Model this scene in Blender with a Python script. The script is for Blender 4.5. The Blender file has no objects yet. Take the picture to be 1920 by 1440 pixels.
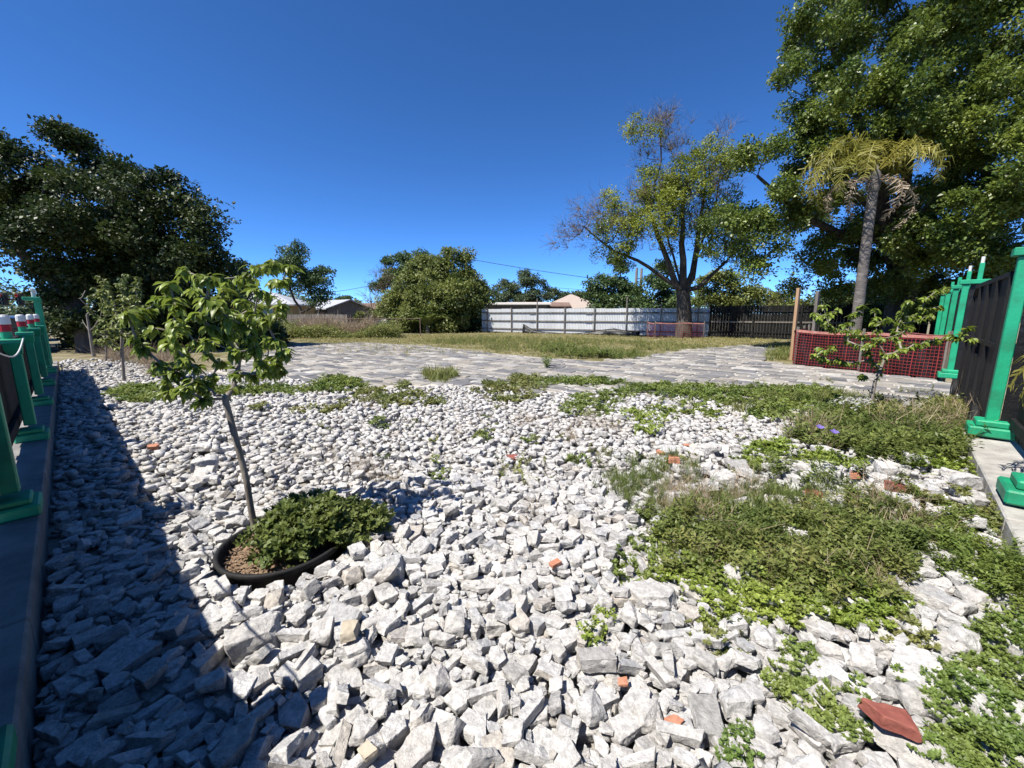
import bpy, bmesh, math, random
import numpy as np
from mathutils import Vector, Matrix, noise as mnoise

random.seed(11)
RNG = np.random.default_rng(11)
S = bpy.context.scene
COL = S.collection
PI = math.pi

# ------------------------------------------------------------------ camera, sky, sun, exposure
FPX, EYE = 760.0, 1.5                     # focal length in photo pixels (1920 wide), eye height in metres
PITCH = math.atan(132 / FPX)
cam = bpy.data.cameras.new("camera")
cam.sensor_width = 36.0
cam.lens = 36.0 * FPX / 1920.0
cam.clip_start, cam.clip_end = 0.05, 3000.0
camera = bpy.data.objects.new("camera", cam)
COL.objects.link(camera)
camera.location = (0, 0, EYE)
camera.rotation_euler = (PI / 2 - PITCH, 0, 0)
S.camera = camera

SHADOW = Vector((0.55, 0.36))             # shadow offset on the ground per metre of height
sun_elev = math.atan(1 / SHADOW.length)
to_sun = Vector((-SHADOW.x, -SHADOW.y, 1)).normalized()
w = bpy.data.worlds.new("World")
S.world = w
w.use_nodes = True
wn, wl = w.node_tree.nodes, w.node_tree.links
sky = wn.new("ShaderNodeTexSky")
sky.sky_type = 'NISHITA'
sky.sun_disc = False
sky.sun_elevation = sun_elev
sky.sun_rotation = math.atan2(to_sun.x, to_sun.y)
sky.air_density, sky.dust_density, sky.ozone_density = 1.15, 0.0, 2.0
sky.altitude = 9000
hsv = wn.new("ShaderNodeHueSaturation")
hsv.inputs['Saturation'].default_value = 1.18
hsv.inputs['Hue'].default_value = 0.5
wl.new(sky.outputs[0], hsv.inputs['Color'])
tint = wn.new("ShaderNodeMix")
tint.data_type, tint.blend_type = 'RGBA', 'MULTIPLY'
tint.inputs[0].default_value = 1.0
tint.inputs[7].default_value = (.93, 1.17, 1.38, 1)
wl.new(hsv.outputs[0], tint.inputs[6])
wl.new(tint.outputs[2], wn['Background'].inputs['Color'])
wn['Background'].inputs['Strength'].default_value = 0.108

sun = bpy.data.lights.new("sun", 'SUN')
sun.energy = 5.0
sun.angle = math.radians(0.5)
sun.color = (1.0, 0.95, 0.86)
sun_o = bpy.data.objects.new("sun", sun)
COL.objects.link(sun_o)
sun_o.rotation_euler = to_sun.to_track_quat('Z', 'Y').to_euler()
sun_o.location = (-10, -8, 20)

S.view_settings.view_transform = 'Standard'
S.view_settings.look = 'None'
S.view_settings.exposure = 0.87
S.view_settings.gamma = 1.0
S.render.engine = 'CYCLES'
S.cycles.use_denoising = True
S.cycles.max_bounces = 6
S.cycles.diffuse_bounces = 3
S.cycles.glossy_bounces = 2
S.cycles.transparent_max_bounces = 6
S.cycles.caustics_reflective = S.cycles.caustics_refractive = False

# ------------------------------------------------------------------ surveying helpers
CP, SP = math.cos(PITCH), math.sin(PITCH)
def gnd(u, v, z=0.0):
    c = (720 - v) / FPX
    t = (z - EYE) / (-SP + CP * c)
    return Vector(((u - 960) / FPX * t, (CP + SP * c) * t, z))
def at(u, v, y):
    c = (720 - v) / FPX
    t = y / (CP + SP * c)
    return Vector(((u - 960) / FPX * t, y, EYE + t * (-SP + CP * c)))
def pix(p):
    x, y, z = p[0], p[1], p[2] - EYE
    d = y * CP - z * SP
    return 960 + FPX * x / d, 720 - FPX * (y * SP + z * CP) / d
def pix_np(x, y, z):
    z = z - EYE
    d = np.maximum(y * CP - z * SP, 1e-3)
    return 960 + FPX * x / d, 720 - FPX * (y * SP + z * CP) / d
def mpp(y):
    return y * CP / FPX                   # metres for one photo pixel at distance y

# ------------------------------------------------------------------ object helpers
def tag(o, label=None, cat=None, group=None, kind=None):
    if label: o["label"] = label
    if cat: o["category"] = cat
    if group: o["group"] = group
    if kind: o["kind"] = kind
    return o
def empty(name, loc=(0, 0, 0), rz=0.0):
    o = bpy.data.objects.new(name, None)
    COL.objects.link(o)
    o.location = loc
    o.rotation_euler = (0, 0, rz)
    o.empty_display_size = 0.1
    return o
def link(name, me, mat=None, parent=None):
    o = bpy.data.objects.new(name, me)
    COL.objects.link(o)
    if mat is not None and len(me.materials) == 0:
        me.materials.append(mat)
    if parent is not None:
        o.parent = parent
    return o
def np_mesh(name, V, F, smooth=False):
    V = np.asarray(V, np.float32).reshape(-1, 3)
    F = np.asarray(F, np.int32)
    k = F.shape[1]
    me = bpy.data.meshes.new(name)
    me.vertices.add(len(V)); me.vertices.foreach_set("co", V.ravel())
    me.loops.add(F.size); me.loops.foreach_set("vertex_index", F.ravel())
    me.polygons.add(len(F))
    me.polygons.foreach_set("loop_start", np.arange(0, F.size, k, dtype=np.int32))
    if smooth:
        me.polygons.foreach_set("use_smooth", np.ones(len(F), bool))
    me.update(calc_edges=True)
    return me

class MB:
    """collects shapes that belong to ONE part"""
    def __init__(self): self.v, self.f = [], []
    def add(self, vs, fs):
        b = len(self.v)
        self.v += [tuple(p) for p in vs]
        self.f += [tuple(b + i for i in f) for f in fs]
        return self
    def box(self, c, s, rot=None, bev=0.0):
        hx, hy, hz = s[0] / 2, s[1] / 2, s[2] / 2
        c = Vector(c)
        if bev <= 0:
            vs = [Vector((x * hx, y * hy, z * hz)) for x in (-1, 1) for y in (-1, 1) for z in (-1, 1)]
            fs = [(0, 1, 3, 2), (4, 6, 7, 5), (0, 4, 5, 1), (2, 3, 7, 6), (0, 2, 6, 4), (1, 5, 7, 3)]
        else:
            vs = []
            for z in (-1, 1):
                for inset in ((0, 1) if z < 0 else (1, 0)):
                    pass
            bm = bmesh.new()
            bmesh.ops.create_cube(bm, size=1.0)
            for v in bm.verts: v.co = Vector((v.co.x * 2 * hx, v.co.y * 2 * hy, v.co.z * 2 * hz))
            bmesh.ops.bevel(bm, geom=bm.edges[:], offset=bev, segments=1, affect='EDGES')
            bm.verts.index_update()
            vs = [v.co.copy() for v in bm.verts]
            fs = [[v.index for v in f.verts] for f in bm.faces]
            bm.free()
        if rot is not None: vs = [rot @ v for v in vs]
        return self.add([v + c for v in vs], fs)
    def bar(self, p, q, a, b, up=(0, 0, 1)):
        p, q = Vector(p), Vector(q)
        d = (q - p); L = d.length; d.normalize()
        s = d.cross(Vector(up))
        if s.length < 1e-4: s = d.cross(Vector((1, 0, 0)))
        s.normalize(); t = s.cross(d)
        rot = Matrix((d, s, t)).transposed()
        return self.box((p + q) / 2, (L, a, b), rot)
    def tube(self, pts, rad, n=6, cap=True):
        pts = [Vector(p) for p in pts]
        b = len(self.v); prev = None
        for i, p in enumerate(pts):
            d = (pts[min(i + 1, len(pts) - 1)] - pts[max(i - 1, 0)]).normalized()
            if prev is None:
                x = d.orthogonal().normalized()
            else:
                x = (prev - d * prev.dot(d)).normalized()
            prev = x; y = d.cross(x)
            r = rad[i] if hasattr(rad, '__len__') else rad
            for k in range(n):
                a = 2 * PI * k / n
                self.v.append(tuple(p + (x * math.cos(a) + y * math.sin(a)) * r))
        for i in range(len(pts) - 1):
            for k in range(n):
                k2 = (k + 1) % n
                self.f.append((b + i * n + k, b + i * n + k2, b + (i + 1) * n + k2, b + (i + 1) * n + k))
        if cap:
            self.f.append(tuple(b + k for k in range(n))[::-1])
            self.f.append(tuple(b + (len(pts) - 1) * n + k for k in range(n)))
        return self
    def lathe(self, prof, c=(0, 0, 0), n=20, sx=1.0, sy=1.0):
        b = len(self.v); c = Vector(c)
        for r, z in prof:
            for k in range(n):
                a = 2 * PI * k / n
                self.v.append((c.x + r * sx * math.cos(a), c.y + r * sy * math.sin(a), c.z + z))
        for i in range(len(prof) - 1):
            for k in range(n):
                k2 = (k + 1) % n
                self.f.append((b + i * n + k, b + i * n + k2, b + (i + 1) * n + k2, b + (i + 1) * n + k))
        return self
    def prism(self, poly, z0, z1):
        n = len(poly)
        vs = [(p[0], p[1], z0) for p in poly] + [(p[0], p[1], z1) for p in poly]
        fs = [tuple(range(n))[::-1], tuple(range(n, 2 * n))] + [(i, (i + 1) % n, n + (i + 1) % n, n + i) for i in range(n)]
        return self.add(vs, fs)
    def build(self, name, mat, parent=None, smooth=False):
        me = bpy.data.meshes.new(name)
        me.from_pydata(self.v, [], self.f)
        if smooth: me.polygons.foreach_set("use_smooth", np.ones(len(me.polygons), bool))
        me.update()
        return link(name, me, mat, parent)

# ------------------------------------------------------------------ materials
ALB = 0.74                                # overall reflectance level that goes with the exposure above
def mat(name, c1, c2=None, scale=6.0, rough=0.8, bump=0.0, bscale=None, vary=0.0, spec=0.3, metal=0.0,
        transl=0.0, c3=None, detail=5.0, stretch=None, world=False, bdist=0.02):
    """noise between two or three colours, optional per-object / per-piece tone, bump and translucency"""
    c1 = tuple(x * ALB for x in c1); c2 = tuple(x * ALB for x in (c2 or c1)) if c2 else c1
    c3 = tuple(x * ALB for x in c3) if c3 else None
    m = bpy.data.materials.new(name)
    m.use_nodes = True
    nt = m.node_tree; N, L = nt.nodes, nt.links
    bs = N['Principled BSDF']
    bs.inputs['Roughness'].default_value = rough
    bs.inputs['Specular IOR Level'].default_value = spec
    bs.inputs['Metallic'].default_value = metal
    if world:
        g = N.new('ShaderNodeNewGeometry'); co = g.outputs['Position']
    else:
        g = N.new('ShaderNodeTexCoord'); co = g.outputs['Object']
    if stretch:
        mp = N.new('ShaderNodeMapping'); mp.inputs['Scale'].default_value = stretch
        L.new(co, mp.inputs[0]); co = mp.outputs[0]
    nz = N.new('ShaderNodeTexNoise'); nz.inputs['Scale'].default_value = scale; nz.inputs['Detail'].default_value = detail
    nz.inputs['Roughness'].default_value = 0.62
    L.new(co, nz.inputs['Vector'])
    rp = N.new('ShaderNodeValToRGB')
    c2 = c2 or c1
    rp.color_ramp.elements[0].position, rp.color_ramp.elements[1].position = 0.33, 0.67
    rp.color_ramp.elements[0].color = (*c1, 1)
    rp.color_ramp.elements[1].color = (*c2, 1)
    if c3:
        e = rp.color_ramp.elements.new(0.5); e.color = (*c3, 1)
    L.new(nz.outputs['Fac'], rp.inputs[0])
    out = rp.outputs[0]
    if vary > 0:
        oi = N.new('ShaderNodeObjectInfo'); ge = N.new('ShaderNodeNewGeometry')
        ad = N.new('ShaderNodeMath'); ad.operation = 'ADD'
        L.new(oi.outputs['Random'], ad.inputs[0]); L.new(ge.outputs['Random Per Island'], ad.inputs[1])
        fr = N.new('ShaderNodeMath'); fr.operation = 'FRACT'; L.new(ad.outputs[0], fr.inputs[0])
        mr = N.new('ShaderNodeMapRange'); mr.inputs[3].default_value = 1 - vary; mr.inputs[4].default_value = 1 + vary
        L.new(fr.outputs[0], mr.inputs[0])
        hs = N.new('ShaderNodeHueSaturation'); L.new(out, hs.inputs['Color']); L.new(mr.outputs[0], hs.inputs['Value'])
        out = hs.outputs[0]
    L.new(out, bs.inputs['Base Color'])
    if bump > 0:
        n2 = N.new('ShaderNodeTexNoise'); n2.inputs['Scale'].default_value = bscale or scale * 3; n2.inputs['Detail'].default_value = 6
        n2.inputs['Roughness'].default_value = 0.65
        L.new(co, n2.inputs['Vector'])
        bp = N.new('ShaderNodeBump'); bp.inputs['Strength'].default_value = bump; bp.inputs['Distance'].default_value = bdist
        L.new(n2.outputs['Fac'], bp.inputs['Height']); L.new(bp.outputs[0], bs.inputs['Normal'])
    if transl > 0:
        tr = N.new('ShaderNodeBsdfTranslucent'); L.new(out, tr.inputs['Color'])
        mx = N.new('ShaderNodeMixShader'); mx.inputs[0].default_value = transl
        L.new(bs.outputs[0], mx.inputs[1]); L.new(tr.outputs[0], mx.inputs[2])
        L.new(mx.outputs[0], N['Material Output'].inputs['Surface'])
    return m

def tone_mat(name, stops, nscale=8.0, namt=0.25, rough=0.85, bump=0.3, bscale=40, bdist=0.01, spec=0.25):
    """each piece takes its own colour from the stops; mottling on top"""
    stops = [(p, tuple(x * ALB for x in c)) for p, c in stops]
    m = bpy.data.materials.new(name); m.use_nodes = True
    nt = m.node_tree; N, L = nt.nodes, nt.links
    bs = N['Principled BSDF']; bs.inputs['Roughness'].default_value = rough; bs.inputs['Specular IOR Level'].default_value = spec
    oi = N.new('ShaderNodeObjectInfo'); ge = N.new('ShaderNodeNewGeometry'); tc = N.new('ShaderNodeTexCoord')
    ad = N.new('ShaderNodeMath'); ad.operation = 'ADD'
    L.new(oi.outputs['Random'], ad.inputs[0]); L.new(ge.outputs['Random Per Island'], ad.inputs[1])
    fr = N.new('ShaderNodeMath'); fr.operation = 'FRACT'; L.new(ad.outputs[0], fr.inputs[0])
    rp = N.new('ShaderNodeValToRGB'); cr = rp.color_ramp
    cr.elements[0].position = stops[0][0]; cr.elements[0].color = (*stops[0][1], 1)
    cr.elements[1].position = stops[-1][0]; cr.elements[1].color = (*stops[-1][1], 1)
    for p, c in stops[1:-1]:
        e = cr.elements.new(p); e.color = (*c, 1)
    L.new(fr.outputs[0], rp.inputs[0])
    nz = N.new('ShaderNodeTexNoise'); nz.inputs['Scale'].default_value = nscale; nz.inputs['Detail'].default_value = 7; nz.inputs['Roughness'].default_value = 0.7
    L.new(ge.outputs['Position'], nz.inputs['Vector'])
    mr = N.new('ShaderNodeMapRange'); mr.inputs[1].default_value = 0.3; mr.inputs[2].default_value = 0.7
    mr.inputs[3].default_value = 1 - namt; mr.inputs[4].default_value = 1 + namt
    L.new(nz.outputs['Fac'], mr.inputs[0])
    hs = N.new('ShaderNodeHueSaturation'); L.new(rp.outputs[0], hs.inputs['Color']); L.new(mr.outputs[0], hs.inputs['Value'])
    L.new(hs.outputs[0], bs.inputs['Base Color'])
    n2 = N.new('ShaderNodeTexNoise'); n2.inputs['Scale'].default_value = bscale; n2.inputs['Detail'].default_value = 6; n2.inputs['Roughness'].default_value = 0.7
    L.new(ge.outputs['Position'], n2.inputs['Vector'])
    bp = N.new('ShaderNodeBump'); bp.inputs['Strength'].default_value = bump; bp.inputs['Distance'].default_value = bdist
    L.new(n2.outputs['Fac'], bp.inputs['Height']); L.new(bp.outputs[0], bs.inputs['Normal'])
    return m

M = {}
M['rock'] = tone_mat('broken_concrete', [(0, (0.425, 0.414, 0.399)), (.1, (0.595, 0.574, 0.550)), (.45, (0.681, 0.657, 0.634)), (.68, (0.605, 0.596, 0.589)), (.84, (0.712, 0.692, 0.674)), (.90, (0.574, 0.526, 0.472)), (.95, (0.425, 0.425, 0.438)), (1, (0.765, 0.752, 0.741))],
                      nscale=34, namt=.38, bump=.8, bscale=55, bdist=.02, rough=.92, spec=.15)
M['brick'] = mat('red_brick', (.46, .19, .11), (.60, .29, .19), 18, .9, .5, 60, bdist=.01)
M['brick_dark'] = mat('dark_red_tile', (.26, .075, .06), (.34, .12, .09), 14, .8, .4, 50, bdist=.01)
M['tan'] = mat('tan_stone', (.48, .41, .31), (.58, .51, .41), 16, .9, .5, 50, bdist=.01)
M['paver'] = tone_mat('patio_stone', [(0, (.13, .13, .14)), (.16, (.22, .215, .21)), (.36, (.34, .315, .28)), (.5, (.42, .39, .345)), (.64, (.17, .17, .185)), (.8, (.31, .28, .24)), (.92, (.52, .50, .46)), (1, (.2, .2, .215))],
                       nscale=5, namt=.3, bump=.4, bscale=18, bdist=.02, rough=.8)
M['joint'] = mat('sandy_joint', (.50, .46, .40), (.62, .59, .54), 3, .95, .4, 40, world=True)
M['ground'] = mat('dry_sandy_ground', (.16, .13, .08), (.38, .34, .26), .9, .95, .5, 14, world=True, c3=(.24, .21, .12), bdist=.03)
M['lawn'] = mat('dry_lawn', (.13, .12, .045), (.36, .31, .21), 1.1, .95, .6, 20, world=True, c3=(.19, .17, .07), bdist=.03)
M['soil'] = mat('wood_mulch', (.17, .10, .06), (.46, .33, .22), 30, .95, .9, 60, bdist=.02)
M['dust'] = mat('concrete_dust', (.24, .22, .19), (.40, .375, .335), 9, .95, .6, 60, world=True)
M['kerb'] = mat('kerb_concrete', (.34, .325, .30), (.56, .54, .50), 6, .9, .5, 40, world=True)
M['kerb_shade'] = mat('shade_toned_kerb_concrete', (.20, .19, .18), (.34, .33, .31), 4, .92, .6, 40, world=True)  # kerb concrete with the left fence's shade deepened in its base colour
M['asphalt'] = mat('asphalt', (.045, .045, .048), (.075, .073, .07), 4, .9, .4, 60, world=True)
M['sidewalk'] = mat('pale_walk', (.5, .49, .46), (.62, .60, .57), 2, .9, .3, 40, world=True)
M['green'] = mat('green_gloss_paint', (.018, .25, .125), (.012, .42, .21), 3.5, .5, .3, 30, vary=.10, c3=(.012, .37, .185), spec=.5, bdist=.01)
M['white'] = mat('white_plastic', (.74, .74, .72), (.82, .82, .80), 6, .5)
M['red'] = mat('red_tape', (.42, .015, .03), (.52, .025, .04), 8, .5)
M['blackboard'] = mat('black_stained_board', (.008, .008, .009), (.019, .018, .018), 5, .75, .35, 40, vary=.35, spec=.18, stretch=(1, 1, .15), bdist=.01)
M['blackmetal'] = mat('black_gate_sheet', (.008, .008, .009), (.016, .016, .017), 3, .6, .15, 12, spec=.25)
M['plastic'] = mat('black_plastic_film', (.007, .007, .008), (.014, .014, .015), 3, .45, .45, 5, spec=.35, bdist=.06)
M['rubber'] = mat('rubber', (.012, .012, .012), (.022, .022, .022), 9, .75, .2, 40)
M['steel'] = mat('galvanised_steel', (.42, .43, .44), (.55, .56, .57), 5, .42, metal=.7)
M['lumber'] = mat('raw_lumber', (.42, .25, .14), (.56, .37, .22), 4, .85, .3, 40, stretch=(1, 1, .1))
M['greywood'] = mat('weathered_wood', (.16, .14, .12), (.30, .27, .24), 5, .9, .5, 50, vary=.15, stretch=(1, 1, .15))
M['whitesheet'] = mat('white_sheet_metal', (.66, .68, .69), (.76, .77, .77), 1.2, .55, vary=.05, spec=.4)
M['net'] = mat('red_plastic_net', (.20, .022, .022), (.30, .04, .036), 5, .55)
M['nettop'] = mat('faded_net_band', (.45, .16, .12), (.60, .30, .25), 6, .6)
M['bark'] = mat('grey_bark', (.055, .047, .04), (.16, .14, .12), 5, .95, 1.0, 16, stretch=(1, 1, .3), bdist=.06)
M['palebark'] = mat('pale_bark', (.20, .17, .14), (.38, .34, .29), 12, .9, .7, 50, stretch=(1, 1, .4), bdist=.01)
M['palmbark'] = mat('palm_trunk', (.12, .105, .095), (.27, .245, .225), 3, .95, .8, 10, stretch=(1, 1, 2.5), bdist=.05)
M['twig'] = mat('dry_twig', (.15, .115, .07), (.25, .20, .125), 6, .95)
def leafm(name, a, b, transl=.35, vary=.35, rough=.5, scale=.5, spec=.4, k=2.05):
    a, b = tuple(c * k for c in a), tuple(c * k for c in b)
    return mat(name, a, b, scale, rough, vary=vary, transl=transl, world=True, spec=spec, detail=2)
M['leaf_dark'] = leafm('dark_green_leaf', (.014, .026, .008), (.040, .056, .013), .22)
M['leaf_oak'] = leafm('oak_leaf', (.048, .078, .014), (.115, .145, .024), .34, rough=.42, spec=.5)
M['leaf_yellow'] = leafm('yellow_green_leaf', (.13, .16, .02), (.20, .22, .035), .45)
M['leaf_shrub'] = leafm('shrub_leaf', (.07, .095, .022), (.14, .155, .04), .32)
M['leaf_mid'] = leafm('mid_green_leaf', (.035, .065, .022), (.07, .105, .035), .3)
M['leaf_far'] = leafm('far_green_leaf', (.04, .062, .03), (.075, .10, .045), .25, scale=.2)
M['leaf_sapling'] = leafm('glossy_sapling_leaf', (.095, .135, .018), (.15, .185, .030), .42, rough=.42, spec=.45, scale=3)
M['leaf_palm'] = leafm('palm_leaflet', (.13, .135, .025), (.23, .20, .04), .4)
M['leaf_palmdead'] = leafm('dead_palm_leaflet', (.15, .115, .075), (.24, .19, .135), .15)
M['weed_bright'] = leafm('bright_weed', (.10, .14, .024), (.165, .20, .04), .45, scale=2.5, k=2.55)
M['weed_mid'] = leafm('mid_weed', (.068, .10, .022), (.12, .145, .034), .45, scale=2.5, k=2.55)
M['weed_dark'] = leafm('dark_weed', (.058, .082, .020), (.10, .118, .032), .45, scale=2.5, k=2.55)
M['weed_small'] = leafm('creeping_weed', (.075, .115, .026), (.125, .155, .04), .45, scale=3, k=2.55)
M['weed_dry'] = leafm('dry_weed', (.16, .115, .075), (.27, .215, .145), .2, scale=3)
M['weed_olive'] = leafm('olive_weed', (.075, .095, .025), (.14, .14, .045), .45, scale=2, k=2.55)
M['grass_dry'] = leafm('dry_grass_blade', (.15, .15, .05), (.27, .235, .10), .3, scale=.8)
M['violet'] = mat('violet_petal', (.22, .16, .55), (.34, .26, .68), 8, .6, transl=.3)
M['whitepetal'] = mat('white_petal', (.7, .7, .66), (.8, .8, .78), 8, .6, transl=.3)
M['yellowwall'] = mat('yellow_stucco', (.50, .33, .13), (.58, .40, .17), 2, .9)
M['greywall'] = mat('grey_stucco', (.16, .145, .13), (.22, .20, .18), 1.5, .9)
M['whitewall'] = mat('white_stucco', (.66, .63, .58), (.76, .73, .68), 1.5, .9)
M['brownroof'] = mat('brown_shingle', (.20, .13, .10), (.28, .19, .15), 3, .9, .4, 30)
M['pinkroof'] = mat('pink_shingle', (.42, .34, .29), (.52, .43, .37), 4, .9, .4, 30)
M['silverroof'] = mat('silver_metal_roof', (.48, .49, .50), (.58, .59, .60), 1.5, .45, spec=.5)
M['glass'] = mat('dark_glass', (.02, .025, .03), (.03, .035, .04), 2, .08, spec=.8)
M['carblack'] = mat('black_car_paint', (.012, .012, .015), (.018, .018, .02), 2, .2, spec=.7)
M['carsilver'] = mat('silver_car_paint', (.33, .35, .38), (.38, .40, .43), 2, .25, spec=.7, metal=.4)
M['lamp'] = mat('lamp_lens', (.6, .08, .06), (.7, .12, .1), 6, .3)
M['carpole'] = mat('dark_signal_metal', (.03, .03, .032), (.05, .05, .05), 3, .6)
M['wire'] = mat('black_cable', (.02, .02, .02), (.03, .03, .03), 3, .7)

# ------------------------------------------------------------------ the lot: two fence lines meeting near the camera
dL, nL = Vector((-.737, .676, 0)), Vector((.676, .737, 0))     # along / into the lot from the left fence
dR, nR = Vector((.69, .724, 0)), Vector((-.724, .69, 0))       # along / into the lot from the right fence
RZL, RZR = math.atan2(dL.y, dL.x), math.atan2(dR.y, dR.x)
ZG = -0.14
def PL(s, c, z=0.0): return dL * s + nL * c + Vector((0, 0, z))
def PR(s, c, z=0.0): return dR * s + nR * c + Vector((0, 0, z))

def in_poly(x, y, poly):
    x, y = np.asarray(x, float), np.asarray(y, float)
    ins = np.zeros(x.shape, bool)
    n = len(poly)
    for i in range(n):
        x1, y1 = poly[i][0], poly[i][1]; x2, y2 = poly[(i + 1) % n][0], poly[(i + 1) % n][1]
        if y1 == y2: continue
        cond = ((y1 > y) != (y2 > y)) & (x < (x2 - x1) * (y - y1) / (y2 - y1) + x1)
        ins ^= cond
    return ins

# ground sheet to the horizon
tag(MB().add([(-900, -900, ZG), (900, -900, ZG), (900, 900, ZG), (-900, 900, ZG)], [(0, 1, 2, 3)]).build('ground', M['ground']),
    'dry sandy ground reaching to the horizon', kind='structure')

def strip(name, c0, c1, z, m, s0=-40, s1=160, label=None):
    a, b, c, d = PL(s0, c0), PL(s1, c0), PL(s1, c1), PL(s0, c1)
    o = MB().prism([a, b, c, d][::-1], ZG - .05, z).build(name, m)
    return tag(o, label, kind='structure')
strip('pavement', -3.3, -0.95, ZG + .10, M['sidewalk'], label='pale concrete pavement outside the low fence')
strip('verge', -5.0, -3.304, ZG + .09, M['lawn'], label='strip of dry grass beside the road')
strip('kerb', -5.25, -5.004, ZG + .15, M['kerb'], label='concrete kerb along the road')
strip('road', -17.0, -5.254, ZG + .02, M['asphalt'], label='grey asphalt road beyond the low fence')

# back yard sheet
lawn_px = [(400, 664), (500, 646), (545, 636), (700, 628), (900, 624), (1200, 624), (1480, 634), (1500, 690), (1400, 720), (1150, 700), (900, 690), (600, 690)]
lawn_poly = [gnd(u, v, -.045) for u, v in lawn_px]
tag(MB().prism([(p.x, p.y) for p in lawn_poly][::-1], ZG - .02, -.045).build('lawn', M['lawn']), 'patchy dry lawn behind the stone patio', kind='structure')

# ------------------------------------------------------------------ patio of irregular stones
patio_px = [(395, 694), (450, 706), (620, 716), (700, 727), (860, 722), (1000, 733), (1150, 736), (1300, 741), (1500, 753), (1650, 762), (1790, 770), (1812, 752),
            (1790, 722), (1762, 712), (1490, 684), (1428, 676), (1440, 664), (1455, 652), (1400, 647), (1290, 655), (1210, 667), (1130, 677), (1050, 673), (930, 662), (800, 648), (690, 642), (560, 645)]
patio_poly = [gnd(u, v) for u, v in patio_px]
patio = MB().prism([(p.x, p.y) for p in patio_poly][::-1], ZG - .03, -.014).build('patio', M['joint'])
tag(patio, 'patio of weathered grey and tan stones with pale joints', kind='structure')
def paver_list():
    out = []
    s = -2.0
    rr = random.Random(5)
    while s < 34:                                        # rows run along dL, stacked along dR
        h = rr.uniform(.17, .36)
        t = -14.0 + rr.uniform(0, .5)
        while t < 30:
            l = rr.uniform(.25, .75)
            c = dR * (s + h / 2) + dL * (t + l / 2)
            g = rr.uniform(.012, .03)
            j = lambda: rr.uniform(-.045, .045)
            quad = [dR * (s + g + j()) + dL * (t + g + j()), dR * (s + g + j()) + dL * (t + l - g + j()),
                    dR * (s + h - g + j()) + dL * (t + l - g + j()), dR * (s + h - g + j()) + dL * (t + g + j())]
            out.append((c, quad, l * h, rr.uniform(-.006, .012), rr.uniform(-.012, .012)))
            t += l
        s += h
    return out
pv = paver_list()
cx = np.array([p[0].x for p in pv]); cy = np.array([p[0].y for p in pv])
ok = in_poly(cx, cy, patio_poly)
pv = [p for p, k in zip(pv, ok) if k]
def pav_score(p):
    u, v = pix(p[0])
    return (p[2] / max(p[0].y, .5) ** 3) if (0 < u < 1920) else 0
pv.sort(key=pav_score, reverse=True)
def pav_add(mb, p):
    c, q, a, dz, tilt = p
    n = len(q)
    top = [(v.x, v.y, dz + tilt * ((v - c).x)) for v in q]
    ins = [c + (v - c) * .93 for v in q]
    top = [(v.x, v.y, dz + tilt * ((v - c).x)) for v in ins]
    mid = [(v.x, v.y, dz - .008) for v in q]
    bot = [(v.x, v.y, -.05) for v in q]
    fs = [(3, 2, 1, 0)]
    for i in range(4):
        k = (i + 1) % 4
        fs += [(i, k, 4 + k, 4 + i), (4 + i, 4 + k, 8 + k, 8 + i)]
    mb.add(top + mid + bot, fs)
for i, p in enumerate(pv[:300]):
    mb = MB(); pav_add(mb, p); mb.build('paving_stone', M['paver'], patio)
mb = MB()
for p in pv[300:]: pav_add(mb, p)
tag(mb.build('paving_stones', M['paver'], patio), kind='stuff')
print('pavers', len(pv))

# ------------------------------------------------------------------ rubble: convex chunks dropped one by one on a height map
bed = [Vector((.34, -.74, 0)), PL(16.3, -.30), gnd(160, 676), gnd(300, 686), gnd(420, 696), gnd(620, 712), gnd(860, 718), gnd(1150, 731), gnd(1500, 748), gnd(1800, 764), PR(8.0, -.75)]
SLOPE = .0085                                            # the rubble bed rises a little towards the patio
tag(MB().add([(p.x, p.y, ZG + .012 + SLOPE * (p.y + .74)) for p in bed], [tuple(range(len(bed)))[::-1]]).build('gravel_bed', M['dust']), 'pale crushed concrete dust under the rubble', kind='structure')
CELL = .014
GX0, GY0, GX1, GY1 = -15.0, -.4, 9.5, 13.5
GW, GH = int((GX1 - GX0) / CELL), int((GY1 - GY0) / CELL)
Hm = np.full((GH, GW), ZG, np.float32)
Own = np.full((GH, GW), -1, np.int32)
yy, xx = np.mgrid[0:GH, 0:GW]
wx, wy = GX0 + (xx + .5) * CELL, GY0 + (yy + .5) * CELL
cL = wx * nL.x + wy * nL.y
cR = wx * nR.x + wy * nR.y
Hm[:] = ZG + .012 + SLOPE * (wy + .74)
Hm[cL < -.275] = 9; Hm[cR < -.70] = 9
POT = Vector((-1.50, 2.46, 0)); POT_R = .375
Hm[((wx - POT.x) ** 2 + (wy - POT.y) ** 2) < (POT_R + .008) ** 2] = 9
edge_u = [-400, 130, 200, 300, 400, 450, 620, 700, 860, 1000, 1150, 1300, 1500, 1700, 1830, 2400]
edge_v = [664, 666, 672, 690, 702, 709, 718, 729, 724, 735, 738, 743, 755, 766, 775, 800]
pu, pvv = pix_np(wx, np.maximum(wy, .15), np.zeros_like(wx))
allowed = ((pvv > np.interp(pu, edge_u, edge_v) - 3) | (wy < .8)) & (Hm < 5)
Hm[~allowed] = np.maximum(Hm[~allowed], 8)
del xx, yy, pu, pvv

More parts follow.
